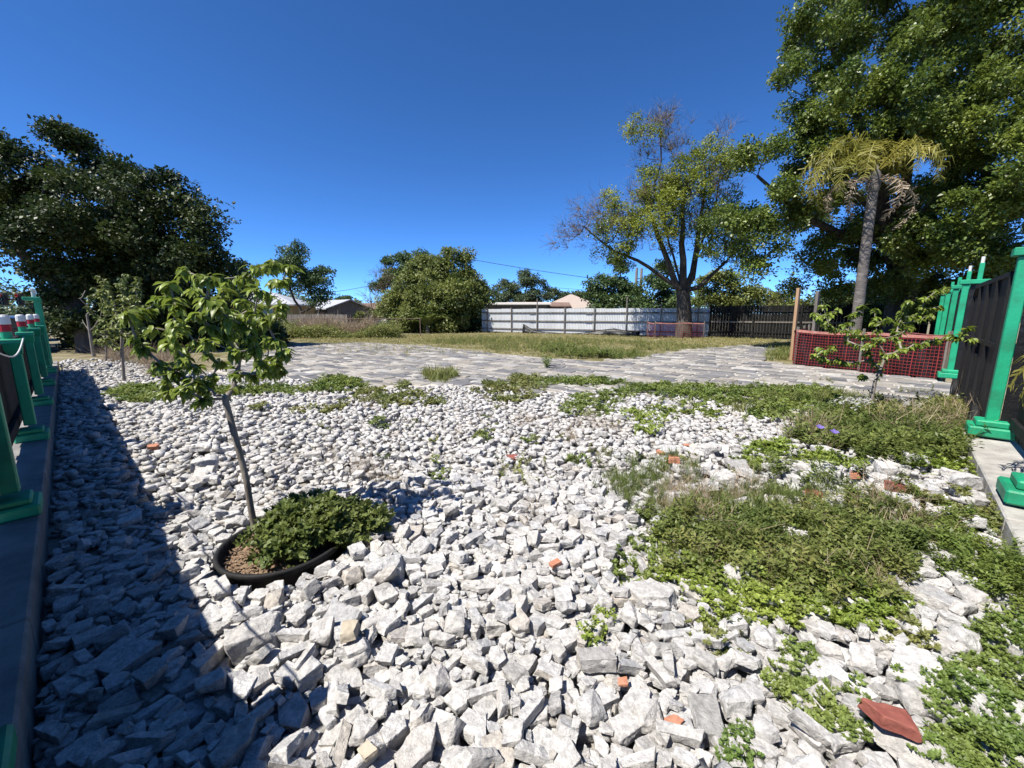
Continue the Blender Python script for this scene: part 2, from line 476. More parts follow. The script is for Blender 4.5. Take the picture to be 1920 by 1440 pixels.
def hull_planes(pts):
    bm = bmesh.new()
    for p in pts: bm.verts.new(p)
    r = bmesh.ops.convex_hull(bm, input=bm.verts[:])
    bmesh.ops.delete(bm, geom=[e for e in r['geom_interior'] if isinstance(e, bmesh.types.BMVert)], context='VERTS')
    bmesh.ops.dissolve_limit(bm, angle_limit=.09, verts=bm.verts[:], edges=bm.edges[:])
    bmesh.ops.recalc_face_normals(bm, faces=bm.faces[:])
    bm.normal_update()
    N = np.array([f.normal[:] for f in bm.faces]); D = np.array([f.normal.dot(f.verts[0].co) for f in bm.faces])
    return bm, N, D
def rock_shape(rr, size, kind):
    if kind in ('slab', 'bar'):
        n = rr.choice([4, 4, 4, 5, 5]) if kind == 'slab' else 4
        a0 = PI / 4 + rr.uniform(-.2, .2); asp = rr.uniform(.5, .9) if kind == 'slab' else rr.uniform(.3, .45)
        th = size * (rr.uniform(.22, .42) if kind == 'slab' else rr.uniform(.2, .32))
        ring = [(a0 + 2 * PI * (i + rr.uniform(-.2, .2)) / n, rr.uniform(.78, 1.12)) for i in range(n)]
        tap = rr.uniform(.86, 1.0)
        pts = []
        for z in (-1, 1):
            for a, r in ring:
                r = r * (tap if z > 0 else 1) * rr.uniform(.93, 1.03)
                pts.append(Vector((math.cos(a) * r * size * .56, math.sin(a) * r * size * .56 * asp, z * th / 2 * rr.uniform(.9, 1.05))))
        if rr.random() < .5:
            a, r = rr.choice(ring)
            pts.append(Vector((math.cos(a) * r * size * .6, math.sin(a) * r * size * .6 * asp, rr.uniform(-.2, .2) * th)))
    else:
        asp, th = rr.uniform(.55, .9), rr.uniform(.4, .65)
        pts = []
        for x in (-1, 1):
            for y in (-1, 1):
                for z in (-1, 1):
                    if rr.random() < .14: continue
                    pts.append(Vector((x * rr.uniform(.62, 1), y * asp * rr.uniform(.6, 1), z * th * rr.uniform(.6, 1))) * size * .45)
        for i in range(5):
            v = Vector((rr.gauss(0, 1), rr.gauss(0, 1), rr.gauss(0, 1))).normalized()
            pts.append(Vector((v.x, v.y * asp, v.z * th)) * size * rr.uniform(.42, .54))
    return pts
ROCKS = []                                                # shape library at true size
rr = random.Random(3)
for i in range(110):
    size = [.06, .074, .09, .108, .13, .165][i % 6] * rr.uniform(.92, 1.1)
    if i >= 96: size = rr.uniform(.20, .30)
    if 84 <= i < 96: size = rr.uniform(.035, .052)
    bm, N, D = hull_planes(rock_shape(rr, size, rr.choice(['slab', 'slab', 'slab', 'slab', 'bar', 'bar', 'chunk', 'chunk'])))
    me = bpy.data.meshes.new('chunk')
    b2 = bm.copy(); bmesh.ops.triangulate(b2, faces=b2.faces[:])
    b2.verts.index_update()
    V = np.array([v.co[:] for v in b2.verts]); F = np.array([[v.index for v in f.verts] for f in b2.faces])
    b2.free()
    ROCKS.append(dict(size=size, bm=bm, N=N, D=D, V=V, F=F, hi=None))
SMALL = [i for i, r in enumerate(ROCKS) if r['size'] < .055]
MEDIUM = [i for i, r in enumerate(ROCKS) if .055 <= r['size'] < .185]
FARLIB = [i for i in MEDIUM if ROCKS[i]['size'] < .135]
LARGE = [i for i, r in enumerate(ROCKS) if r['size'] >= .15]

def hi_mesh(r, mname='concrete_chunk'):
    """bevelled, subdivided, roughened copy for the chunks one can pick out"""
    if r['hi'] is not None: return r['hi']
    bm = r['bm'].copy()
    size = r['size']
    bmesh.ops.bevel(bm, geom=bm.edges[:], offset=size * .011, segments=1, affect='EDGES', clamp_overlap=True)
    bmesh.ops.triangulate(bm, faces=bm.faces[:])
    for k in range(3):
        lim = size * .075
        es = [e for e in bm.edges if e.calc_length() > lim]
        if not es: break
        bmesh.ops.subdivide_edges(bm, edges=es, cuts=1)
        bmesh.ops.triangulate(bm, faces=bm.faces[:])
    bm.normal_update()
    off = Vector((random.uniform(0, 99), random.uniform(0, 99), 0))
    for v in bm.verts:
        p = v.co / size
        d = mnoise.fractal(p * 4 + off, 1.0, 2.0, 4) * .026 + mnoise.fractal(p * 14 + off, 1.0, 2.0, 3) * .012
        e = mnoise.noise(p * 2.6 + off)
        if e > .2: d -= (e - .2) * .12
        v.co += v.normal * d * size
    me = bpy.data.meshes.new(mname)
    bm.to_mesh(me); bm.free()
    me.polygons.foreach_set("use_smooth", np.ones(len(me.polygons), bool))
    me.update()
    try: me.set_sharp_from_angle(angle=math.radians(28))
    except Exception: pass
    r['hi'] = me
    return me

PLACED = []                                               # (shape, x, y, z, R)
def foot(N, D, x, y):
    """top and bottom surface of a turned chunk over the cells under it"""
    return None
def try_drop(ri, x, y, R):
    r = ROCKS[ri]
    N = r['N'] @ R.T; D = r['D']
    h = r['size'] * .62
    i0, i1 = int((x - h - GX0) / CELL), int((x + h - GX0) / CELL) + 1
    j0, j1 = int((y - h - GY0) / CELL), int((y + h - GY0) / CELL) + 1
    if i0 < 0 or j0 < 0 or i1 > GW or j1 > GH: return None
    gx = GX0 + (np.arange(i0, i1) + .5) * CELL - x
    gy = GY0 + (np.arange(j0, j1) + .5) * CELL - y
    X, Y = np.meshgrid(gx, gy)
    up = N[:, 2] > .02; dn = N[:, 2] < -.02; sd = ~(up | dn)
    def ev(m):
        n = N[m]
        return (D[m][:, None, None] - n[:, 0][:, None, None] * X - n[:, 1][:, None, None] * Y) / n[:, 2][:, None, None]
    top = ev(up).min(0); bot = ev(dn).max(0)
    ins = top > bot
    if sd.any():
        n = N[sd]
        ins &= ((n[:, 0][:, None, None] * X + n[:, 1][:, None, None] * Y) <= D[sd][:, None, None]).all(0)
    if not ins.any(): return None
    Hs = Hm[j0:j1, i0:i1]
    gap = (Hs - bot)[ins]
    if Hs[ins].max() > 5: return None
    z = np.sort(gap)[int(len(gap) * .70)] if len(gap) > 3 else gap.max()
    return z, (j0, j1, i0, i1), ins, top
def rot(rr, tilt):
    q = Matrix.Rotation(rr.uniform(0, 2 * PI), 3, 'Z')
    a = rr.uniform(0, 2 * PI)
    t = Matrix.Rotation(rr.gauss(0, tilt), 3, Vector((math.cos(a), math.sin(a), 0)))
    f = Matrix.Rotation(PI if rr.random() < .5 else 0, 3, 'X')
    return np.array(t @ q @ f)
def commit(ri, x, y, R, res):
    z, (j0, j1, i0, i1), ins, top = res
    t = top + z
    hs = Hm[j0:j1, i0:i1]; ow = Own[j0:j1, i0:i1]
    m = ins & (t > hs)
    hs[m] = t[m]; ow[m] = len(PLACED)
    PLACED.append((ri, x, y, float(z), R))
    return z
ys, xs = np.nonzero(allowed)
cellp = np.stack([GX0 + (xs + .5) * CELL, GY0 + (ys + .5) * CELL], 1)
dist = np.hypot(cellp[:, 0], cellp[:, 1])
area = len(cellp) * CELL * CELL
near_cells = cellp[dist < 3.6]; far_cells = cellp[dist >= 3.6]
print('rubble area', area, len(near_cells) * CELL ** 2)
def fill(cells, n, lib, rr, k=3, tilt=.25):
    for i in range(n):
        ri = rr.choice(lib); R = rot(rr, tilt); best = None
        for c in range(k):
            p = cells[rr.randrange(len(cells))]
            res = try_drop(ri, p[0], p[1], R)
            if res is not None and (best is None or res[0] < best[1][0]): best = (p, res)
        if best: commit(ri, best[0][0], best[0][1], R, best[1])
rr = random.Random(8)
an, af = len(near_cells) * CELL ** 2, len(far_cells) * CELL ** 2
close_cells = cellp[dist < 2.3]
ac = len(close_cells) * CELL ** 2
fill(near_cells, int(an * 150), MEDIUM, rr, 5, .12)
fill(close_cells, int(ac * 60), [i for i in MEDIUM if ROCKS[i]['size'] > .09], rr, 7, .12)
fill(close_cells, int(ac * 5), [i for i in LARGE if ROCKS[i]['size'] > .15], rr, 7, .10)
fill(near_cells, int(an * 100), MEDIUM, rr, 7, .15)
fill(far_cells, int(af * 190), FARLIB, rr, 2, .30)
fill(cellp, int(an * 5), LARGE, rr, 6, .10)
right_cells = cellp[(cellp[:, 0] > .9) & (cellp[:, 1] < 4.5) & (cellp[:, 0] * .9 > cellp[:, 1] * .35)]
fill(right_cells, 70, [i for i in LARGE if ROCKS[i]['size'] > .20], rr, 4, .15)
fill(near_cells, int(an * 260), SMALL + MEDIUM[:12], rr, 5, .3)
fill(far_cells, int(af * 30), SMALL, rr, 2, .3)
# pieces that stand out by colour, dropped last
odd = [('brick_fragment', 1043, 1057, .085, 'brick', 'salmon pink round edged brick fragment among pale rubble'),
       ('brick_fragment', 1262, 1337, .085, 'brick', 'orange red brick fragment in the near rubble below the big white block'),
       ('brick_fragment', 1168, 1268, .06, 'brick', 'small orange brick bit beside the big white block'),
       ('tile_fragment', 1675, 1365, .19, 'brick_dark', 'long dark red tile shard beside the dense creeping weeds'),
       ('brick_fragment', 1238, 842, .16, 'brick', 'orange brick pair member lying farther from the camera, right of the middle weeds'),
       ('brick_fragment', 1262, 868, .15, 'brick', 'orange brick fragment leaning behind the large weed patch'),
       ('brick_fragment', 1303, 868, .13, 'brick', 'flat orange brick sliver right of the leaning brick'),
       ('brick_fragment', 962, 844, .15, 'brick_dark', 'dark maroon brick fragment alone in the middle of the rubble'),
       ('brick_fragment', 1290, 828, .13, 'brick', 'faint pink brick piece above the orange brick fragments'),
       ('brick_fragment', 1602, 897, .16, 'brick', 'orange brick piece in front of the shrubby weeds by the thin sapling'),
       ('brick_fragment', 1524, 914, .15, 'brick_dark', 'reddish brick piece poking out of rubble behind the large weed patch'),
       ('brick_fragment', 1685, 918, .2, 'brick_dark', 'brown brick slab lying in front of the green post row'),
       ('brick_fragment', 287, 832, .13, 'brick', 'pink brick chip on rubble near the low fence shadow'),
       ('stone', 690, 1415, .085, 'tan', 'ochre yellow stone at the bottom edge of the rubble'),
       ('stone', 655, 1190, .15, 'tan', 'tan flat stone in the rubble below the potted sapling'),
       ('concrete_block', 1118, 1235, .16, 'rock', 'large white oblong block with square end in the near rubble')]
ODD = []
rr2 = random.Random(21)
for name, u, v, size, m, lab in odd:
    p = gnd(u, v, .04)
    bm, N, D = hull_planes(rock_shape(rr2, size, 'slab' if 'block' not in name else 'chunk'))
    if 'block' in name:
        bm.free(); bm, N, D = hull_planes([Vector((sx * .078, sy * .036 * rr2.uniform(.85, 1.1), sz * .034 * rr2.uniform(.85, 1.1))) for sx in (-1, 1) for sy in (-1, 1) for sz in (-1, 1)])
    ROCKS.append(dict(size=size, bm=bm, N=N, D=D, V=None, F=None, hi=None))
    R = rot(rr2, .08 if 'tile' in name else .2) if 'block' not in name else np.array(Matrix.Rotation(.08, 3, 'Z'))
    res = try_drop(len(ROCKS) - 1, p.x, p.y, R)
    if res is None: print('odd not placed', lab); continue
    ODD.append((len(PLACED), name, m, lab))
    commit(len(ROCKS) - 1, p.x, p.y, R, res)
odd_idx = {o[0] for o in ODD}
# how much of each chunk shows
cnt = np.bincount(Own[Own >= 0].ravel(), minlength=len(PLACED))
px = np.array([p[1] for p in PLACED]); py = np.array([p[2] for p in PLACED]); pz = np.array([p[3] for p in PLACED])
uu, vv = pix_np(px, np.maximum(py, .2), pz)
dd = np.sqrt(px ** 2 + py ** 2 + EYE ** 2)
score = cnt / dd ** 3 * ((uu > -10) & (uu < 1930) & (vv < 1470))
order = [i for i in np.argsort(-score) if i not in odd_idx]
single = set(order[:300])
def euler_of(R): return Matrix([list(r) for r in R]).to_euler()
LANDMARKS = [('black tree pot', (475, 1060)), ('big white oblong block', (1118, 1235)), ('orange red brick fragment', (1262, 1337)), ('salmon pink brick fragment', (1043, 1057)),
             ('long dark red tile shard', (1675, 1365)), ('ochre yellow stone', (690, 1415)), ('tan flat stone', (655, 1190)), ('bright weed patch front', (1430, 1130)),
             ('creeping mat corner', (1830, 1340)), ('near fence shadow edge', (420, 1350)), ('middle fence shadow edge', (300, 1010)), ('left kerb', (90, 1150)), ('right kerb', (1880, 1020)),
             ('small bright weed tuft', (1112, 1185)), ('large weed patch back edge', (1360, 900)), ('middle dry stalk tuft', (1000, 975)), ('bottom photo edge middle', (960, 1440))]
ORD = ['nearest', 'second nearest', 'third nearest', 'fourth nearest', 'fifth nearest', 'sixth nearest', 'seventh nearest', 'eighth nearest', 'ninth nearest', 'tenth nearest', 'eleventh nearest', 'twelfth nearest']
def chunk_words(i):
    r = ROCKS[PLACED[i][0]]; s = r['size']; ext = np.sort(np.ptp(r['V'], axis=0))
    sz = 'big' if s > .15 else ('small' if s < .09 else 'medium')
    sh = 'flat' if ext[0] < ext[1] * .45 else ('long' if ext[1] < ext[2] * .62 else 'blocky')
    return sz, sh
LABELS = {}
_bins = {}
for i in single:
    k = min(range(len(LANDMARKS)), key=lambda q: math.hypot(uu[i] - LANDMARKS[q][1][0], (vv[i] - LANDMARKS[q][1][1]) * 1.2))
    du, dv = uu[i] - LANDMARKS[k][1][0], vv[i] - LANDMARKS[k][1][1]
    side = ('right of' if du > 0 else 'left of') if abs(du) > abs(dv) else ('in front of' if dv > 0 else 'behind')
    _bins.setdefault((k, side) + chunk_words(i), []).append((math.hypot(du, dv), i))
for (k, side, sz, sh), lst in _bins.items():
    for n_, (d_, i) in enumerate(sorted(lst)):
        LABELS[i] = f'{sz} {sh} concrete chunk {side} the {LANDMARKS[k][0]}, {ORD[min(n_, 11)]}'
for i in sorted(single):
    ri, x, y, z, R = PLACED[i]
    o = link('concrete_chunk', hi_mesh(ROCKS[ri]), M['rock'])
    o.location = (x, y, z); o.rotation_euler = euler_of(R)
    tag(o, LABELS[i], 'concrete chunk', 'chunks of broken concrete rubble')
for i, name, m, lab in ODD:
    ri, x, y, z, R = PLACED[i]
    o = link(name, hi_mesh(ROCKS[ri], name), M[m])
    o.location = (x, y, z); o.rotation_euler = euler_of(R)
    tag(o, lab, 'block' if 'block' in name else ('stone' if name == 'stone' else 'brick'))
# all others: one mass of real chunks
Vs, Fs, b = [], [], 0
mid_hi = set(order[300:2300])
for i, (ri, x, y, z, R) in enumerate(PLACED):
    if i in single or i in odd_idx or cnt[i] == 0: continue
    r = ROCKS[ri]
    if i in mid_hi:
        me = hi_mesh(r)
        if 'hv' not in r:
            hv = np.zeros(len(me.vertices) * 3, np.float32); me.vertices.foreach_get('co', hv)
            hf = np.zeros(len(me.polygons) * 3, np.int32); me.polygons.foreach_get('vertices', hf)
            r['hv'], r['hf'] = hv.reshape(-1, 3), hf.reshape(-1, 3)
        V, F = r['hv'], r['hf']
    else:
        V, F = r['V'], r['F']
    Vs.append(V @ R.T + (x, y, z)); Fs.append(F + b); b += len(V)
me = np_mesh('rubble', np.concatenate(Vs), np.concatenate(Fs))
tag(link('rubble', me, M['rock']), 'bed of pale broken concrete rubble covering the near lot', kind='stuff')
print('chunks', len(PLACED), 'rubble tris', len(me.polygons))
def height(x, y):
    i, j = int((x - GX0) / CELL), int((y - GY0) / CELL)
    if 0 <= i < GW and 0 <= j < GH and Hm[j, i] < 5: return float(Hm[j, i])
    return 0.0
def height_np(x, y):
    i = np.clip(((x - GX0) / CELL).astype(int), 0, GW - 1); j = np.clip(((y - GY0) / CELL).astype(int), 0, GH - 1)
    h = Hm[j, i]
    return np.where(h > 5, 0.0, h)

# ------------------------------------------------------------------ copies
def copy_tree(o, parent=None):
    c = o.copy(); COL.objects.link(c)
    if parent is not None: c.parent = parent
    for ch in list(o.children): copy_tree(ch, c)
    return c

# ------------------------------------------------------------------ low fence on the left (in its own shade)
LF = empty('low_fence', PL(2, -.5, ZG), RZL)
tag(LF, 'low black board fence with green posts on a concrete kerb, in shadow', 'fence')
def lf(s, c, z=0.0): return Vector((s - 2, -(c + .5), z - ZG))   # local frame: x along, y out of the lot
# long kerb made of cast lengths
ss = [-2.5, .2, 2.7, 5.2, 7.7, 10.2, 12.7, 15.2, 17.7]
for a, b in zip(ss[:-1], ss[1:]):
    MB().box((lf((a + b) / 2, -.412, .005)), (b - a - .008, .27, .29 + random.uniform(-.006, .006)), bev=.012).build('kerb_length', M['kerb_shade'], LF)
LPOST = [-.75, 1.75, 4.25, 6.75, 9.25, 11.75, 14.25]
def small_post(parent, loc, top, gusset=True):
    """square green post on a stepped plinth, flared head, reflector cap; local z=0 at kerb top"""
    x, y, z = loc
    p = MB().box((x, y, z + top / 2 + .08), (.095, .09, top - .16), bev=.008).build('post', M['green'], parent)
    q = MB(); q.box((x, y, z + .04), (.31, .25, .08), bev=.012); q.box((x, y, z + .10), (.22, .18, .045), bev=.01)
    q.build('plinth', M['green'], p)
    hd = MB()
    hd.add([(x - .055, y - .05, z + top - .16), (x + .055, y - .05, z + top - .16), (x + .055, y + .05, z + top - .16), (x - .055, y + .05, z + top - .16),
            (x - .12, y - .06, z + top - .05), (x + .12, y - .06, z + top - .05), (x + .12, y + .10, z + top - .05), (x - .12, y + .10, z + top - .05)],
           [(0, 1, 5, 4), (1, 2, 6, 5), (2, 3, 7, 6), (3, 0, 4, 7), (4, 5, 6, 7)])
    hd.box((x, y + .02, z + top - .025), (.25, .17, .046), bev=.006)
    hd.build('post_head', M['green'], p)
    return p
def reflector(parent, p, x, y, z, r=.046):
    MB().lathe([(r * .9, 0), (r * .9, .07)], (x, y, z), 14).build('stub_pipe', M['green'], p)
    MB().lathe([(r * .97, 0), (r * .97, .075)], (x, y, z + .07), 14).build('red_band', M['red'], p)
    MB().lathe([(r * 1.03, 0), (r * 1.08, .01), (r * 1.05, .075), (r * .8, .095), (0, .1)], (x, y, z + .145), 14, ).build('white_cap', M['white'], p)
for s in LPOST:
    p = small_post(LF, lf(s, -.395, .15), 1.09)
    reflector(LF, p, *lf(s, -.43, 1.245))
# boards and rails between posts
for a, b in zip(LPOST[:-1], LPOST[1:]):
    for z, h in ((1.13, .12), (.36, .10)):
        MB().box(lf((a + b) / 2, -.485, z), (b - a - .02, .04, h), bev=.004).build('rail', M['blackboard'], LF)
    n = 14
    for k in range(n):
        s = a + (k + .5) * (b - a) / n
        MB().box(lf(s, -.52, .71 + random.uniform(-.012, .012)), ((b - a) / n - .001, .022, .93), bev=.003).build('board', M['blackboard'], LF)
# tall portal posts at the far end
for s in (15.95, 16.8):
    p = MB().box(lf(s, -.42, .99), (.12, .11, 1.7), bev=.008).build('tall_post', M['green'], LF)
    h = MB().box(lf(s, -.50, 1.87), (.22, .30, .08), bev=.008).build('portal_head', M['green'], p)
    MB().lathe([(.03, 0), (.03, .16), (.05, .17), (.05, .21), (0, .22)], lf(s, -.46, 1.905), 10).build('white_cap', M['white'], p)
for k in range(10):
    MB().box(lf(14.3 + .16 * (k + .5), -.52, .71), (.159, .022, .93), bev=.003).build('board', M['blackboard'], LF)
# loose white cable draped over the first post heads
pts = []
for k in range(25):
    s = 1.75 + 5.0 * k / 24
    sag = .10 * math.sin(PI * ((s - 1.75) % 2.5) / 2.5)
    pts.append(PL(s, -.32, 1.25 - sag))
tag(MB().tube(pts, .006, 5).build('cable', M['white']), 'thin white cable hanging between the low green post heads', 'cable')

# ------------------------------------------------------------------ right fence: short run, gate portals, tall boards to the corner
RF = empty('tall_fence', PR(5, -.92, ZG), RZR)
tag(RF, 'black board fence with bright green posts beside the driveway gate', 'fence')
def rf(s, c, z=0.0): return Vector((s - 5, c + .92, z - ZG))     # local y is into the lot
for a, b in ((-1.0, 1.7), (1.7, 4.4), (4.4, 5.9), (5.9, 7.7)):
    MB().box(rf((a + b) / 2, -.905, -.055), (b - a - .01, .41, .22 + random.uniform(-.006, .006)), bev=.012).build('kerb_length', M['kerb'], RF)
def plinth(x, y, z, parent):
    q = MB(); q.box((x, y, z + .055), (.40, .37, .11), bev=.014); q.box((x, y, z + .145), (.28, .26, .07), bev=.012)
    return q.build('plinth', M['green'], parent)
def portal(s, tall=2.05, base=.08, tip=True):
    x, y, _ = rf(s, -.90)
    z0 = base - ZG
    p = MB().box((x, y, z0 + tall / 2 + .08), (.11, .105, tall - .17), bev=.008).build('portal_post', M['green'], RF)
    plinth(x, y, z0, p)
    p2 = MB().box((x, y - .52, z0 + tall / 2), (.13, .12, tall - .01), bev=.008).build('portal_post', M['green'], RF)
    h = MB().box((x, y - .26, z0 + tall + .045), (.18, .72, .09), bev=.008).build('portal_head', M['green'], RF)
    MB().box((x, y - .26, z0 + tall / 2 + .05), (.02, .39, tall - .12)).build('infill_sheet', M['plastic'], RF)
    MB().box((x, y - .18, z0 + tall + .26), (.075, .075, .34), bev=.005).build('stub_post', M['green'], h)
    if tip: MB().lathe([(.03, 0), (.03, .13), (0, .135)], (x, y - .18, z0 + tall + .43), 10).build('white_tip', M['white'], h)
    return p
sA, sB, sC = 4.95 - .1, 7.35 - .05, 13.35
for s in (2.35, sA):
    x, y, _ = rf(s, -.90)
    p = MB().box((x, y, .08 - ZG + .66), (.13, .12, 1.0), bev=.008).build('post', M['green'], RF)
    plinth(x, y, .08 - ZG, p)
    MB().box((x, y - .02, .08 - ZG + 1.19), (.25, .17, .06), bev=.006).build('post_head', M['green'], p)
portal(sB); portal(sC, tip=True)
for s in (15.7, 18.15, 20.6): portal(s, tip=(s < 17))
for a, b, top, nb in ((-.4, 2.35, 1.27, 15), (2.35, sA, 1.27, 14), (sA, sB, 1.27, 14), (sC, 15.7, 1.95, 12), (15.7, 18.15, 1.95, 12), (18.15, 20.6, 1.95, 12), (20.6, 23.4, 1.95, 12), (23.4, 26.2, 1.95, 10), (26.2, 29.3, 1.95, 10), (29.3, 31.0, 1.95, 6)):
    for z, h in ((top - .13, .13), (top * .53, .12), (.26, .12)):
        if top < 1.5 and z > .5 and z < 1.0: continue
        MB().box(rf((a + b) / 2, -1.045, z), (b - a - .14, .04, h), bev=.004).build('rail', M['blackboard'], RF)
    for k in range(nb):
        s = a + .08 + (k + .5) * (b - a - .16) / nb
        MB().box(rf(s, -1.08 + random.uniform(-.003, .003), top / 2 + .06 + random.uniform(-.01, .01)), ((b - a - .16) / nb - .006, .022, top - .08), bev=.003).build('board', M['blackboard'], RF)
print('fences')

# rolling gate leaf beside the portal
G = empty('rolling_gate', PR(9.1, -.86, 0), RZR)
tag(G, 'black sheet metal rolling gate leaf with a wheel, beside the green posts', 'gate')
gl, gh, z0 = 3.3, 1.78, .17
def gb(p, q, a=.05, b=.05, name='frame_bar'): MB().bar(p, q, a, b).build(name, M['blackmetal'], G)
x0, x1 = -gl / 2, gl / 2
gb((x0, 0, z0), (x1, 0, z0), .06, .07); gb((x0, 0, z0 + gh * .53), (x1, 0, z0 + gh * .53), .06, .06)
gb((x0, 0, z0 + gh), (x1 - .18, 0, z0 + gh), .06, .06)
gb((x0, 0, z0), (x0, 0, z0 + gh), .06, .06); gb((x1, 0, z0), (x1, 0, z0 + gh - .16), .06, .06)
gb((x1 - .18, 0, z0 + gh), (x1, 0, z0 + gh - .16), .06, .06)
for k in range(1, 4):
    x = x0 + gl * k / 4
    gb((x, .012, z0), (x, .012, z0 + gh), .05, .03)
for k in range(4):
    a, b = x0 + gl * k / 4 + .03, x0 + gl * (k + 1) / 4 - .03
    for za, zb in ((z0 + .04, z0 + gh * .53 - .04), (z0 + gh * .53 + .04, z0 + gh - (.19 if k == 3 else .035))):
        MB().box(((a + b) / 2, -.004, (za + zb) / 2), (b - a, .006, zb - za)).build('sheet_panel', M['blackmetal'], G)
for x in (x1 - .18, x0 + .3):
    wh = MB().lathe([(.10, -.03), (.165, -.034), (.178, -.012), (.178, .012), (.165, .034), (.10, .03)], (0, 0, 0), 22).build('wheel', M['rubber'], G)
    wh.location = (x, .06, .175); wh.rotation_euler = (PI / 2, 0, 0)
    MB().lathe([(0, -.02), (.098, -.025), (.104, 0), (.098, .025), (0, .02)], (0, 0, 0), 18).build('rim', M['steel'], wh)
    MB().bar((x, .06, .175), (x, .0, z0 + .1), .03, .02).build('wheel_fork', M['blackmetal'], G)

# ------------------------------------------------------------------ back fences: white sheet fence and black board fence
B0, B1, BC = Vector((-2.6, 35.4, 0)), Vector((12.9, 26.85, 0)), Vector((22.2, 21.85, 0))
WF = empty('white_fence', (B0.x, B0.y, ZG), math.atan2((B1 - B0).y, (B1 - B0).x))
tag(WF, 'white corrugated sheet fence with weathered rails and posts behind the lawn', 'fence')
Lw = (B1 - B0).length
npan = 18
for k in range(npan):
    a, b = Lw * k / npan, Lw * (k + 1) / npan
    mb = MB(); m = 16; hh = 1.88 + random.uniform(-.02, .02)
    vs = []
    for i in range(m + 1):
        x = a + .004 + (b - a - .008) * i / m; y = .015 * (1 if i % 2 else -1)
        vs += [(x, y, .14), (x, y, .14 + hh)]
    mb.add(vs, [(2 * i, 2 * i + 2, 2 * i + 3, 2 * i + 1) for i in range(m)])
    o = mb.build('sheet_panel', M['whitesheet'], WF)
    so = o.modifiers.new('thickness', 'SOLIDIFY'); so.thickness = .004
k = 0; x = .6
while x < Lw:
    MB().box((x, -.09, 1.06 + (.35 if k % 3 == 2 else 0)), (.07, .07, 2.12 + (.7 if k % 3 == 2 else 0)), bev=.004).build('post', M['greywood'], WF)
    x += 2.35; k += 1
for z in (.42, 1.06, 1.70):
    x = 0
    while x < Lw - .1:
        l = min(2.35 * 2, Lw - x)
        MB().box((x + l / 2, -.05, z + random.uniform(-.02, .02)), (l - .01, .04, .09), bev=.003).build('rail', M['greywood'], WF)
        if x > 0: MB().box((x + .15, -.075, z), (.5, .03, .11), bev=.003).build('splice_block', M['greywood'], WF)
        x += l
BF = empty('back_fence', (B1.x, B1.y, ZG), math.atan2((BC - B1).y, (BC - B1).x))
tag(BF, 'black board fence with brown rails behind the half bare tree', 'fence')
Lb = (BC - B1).length
nb = int(Lb / .16)
for k in range(nb):
    MB().box(((k + .5) * Lb / nb, random.uniform(-.003, .003), 1.12 + random.uniform(-.012, .012)), (Lb / nb - .006, .022, 2.02), bev=.003).build('board', M['blackboard'], BF)
for z in (.48, 1.12, 1.78):
    for a in np.arange(0, Lb - .1, 2.44):
        l = min(2.44, Lb - a)
        MB().box((a + l / 2, -.04, z), (l - .01, .04, .09), bev=.003).build('rail', M['greywood'] if z == 1.12 else M['blackboard'], BF)
for a in np.arange(.05, Lb, 2.44):
    MB().box((a, -.1, 1.12), (.09, .09, 2.2), bev=.004).build('post', M['blackboard'], BF)

# collapsed black silt cloth along the white fence
def cloth(name, p0, p1, hts, mat_, label, cat):
    p0, p1 = Vector(p0), Vector(p1)
    n = len(hts) - 1
    mb = MB(); vs = []
    side = (p1 - p0).cross(Vector((0, 0, 1))).normalized()
    for i in range(n * 3 + 1):
        t = i / (n * 3)
        h = np.interp(t * n, range(n + 1), hts)
        for j in range(4):
            k = j / 3
            vs.append(p0.lerp(p1, t) + Vector((0, 0, ZG + .09 + h * k)) + side * (.10 * math.sin(i * 1.3 + j * 1.7) * (1 - k) + .16 * (1 - k)))
    fs = [(4 * i + j, 4 * i + 4 + j, 4 * i + 5 + j, 4 * i + 1 + j) for i in range(n * 3) for j in range(3)]
    o = mb.add(vs, fs).build(name, mat_, smooth=True)
    o.modifiers.new('thickness', 'SOLIDIFY').thickness = .006
    return tag(o, label, cat)
dirW = (B1 - B0).normalized(); off = Vector((dirW.y, -dirW.x, 0)) * .35
cloth('silt_cloth', B0 + dirW * 4.2 + off, B0 + dirW * 13.4 + off, [.75, .25, .15, .10, .06, .10, .2, .38, .5, .36, .3], M['plastic'], 'sagging black plastic silt cloth along the foot of the white fence', 'cloth')

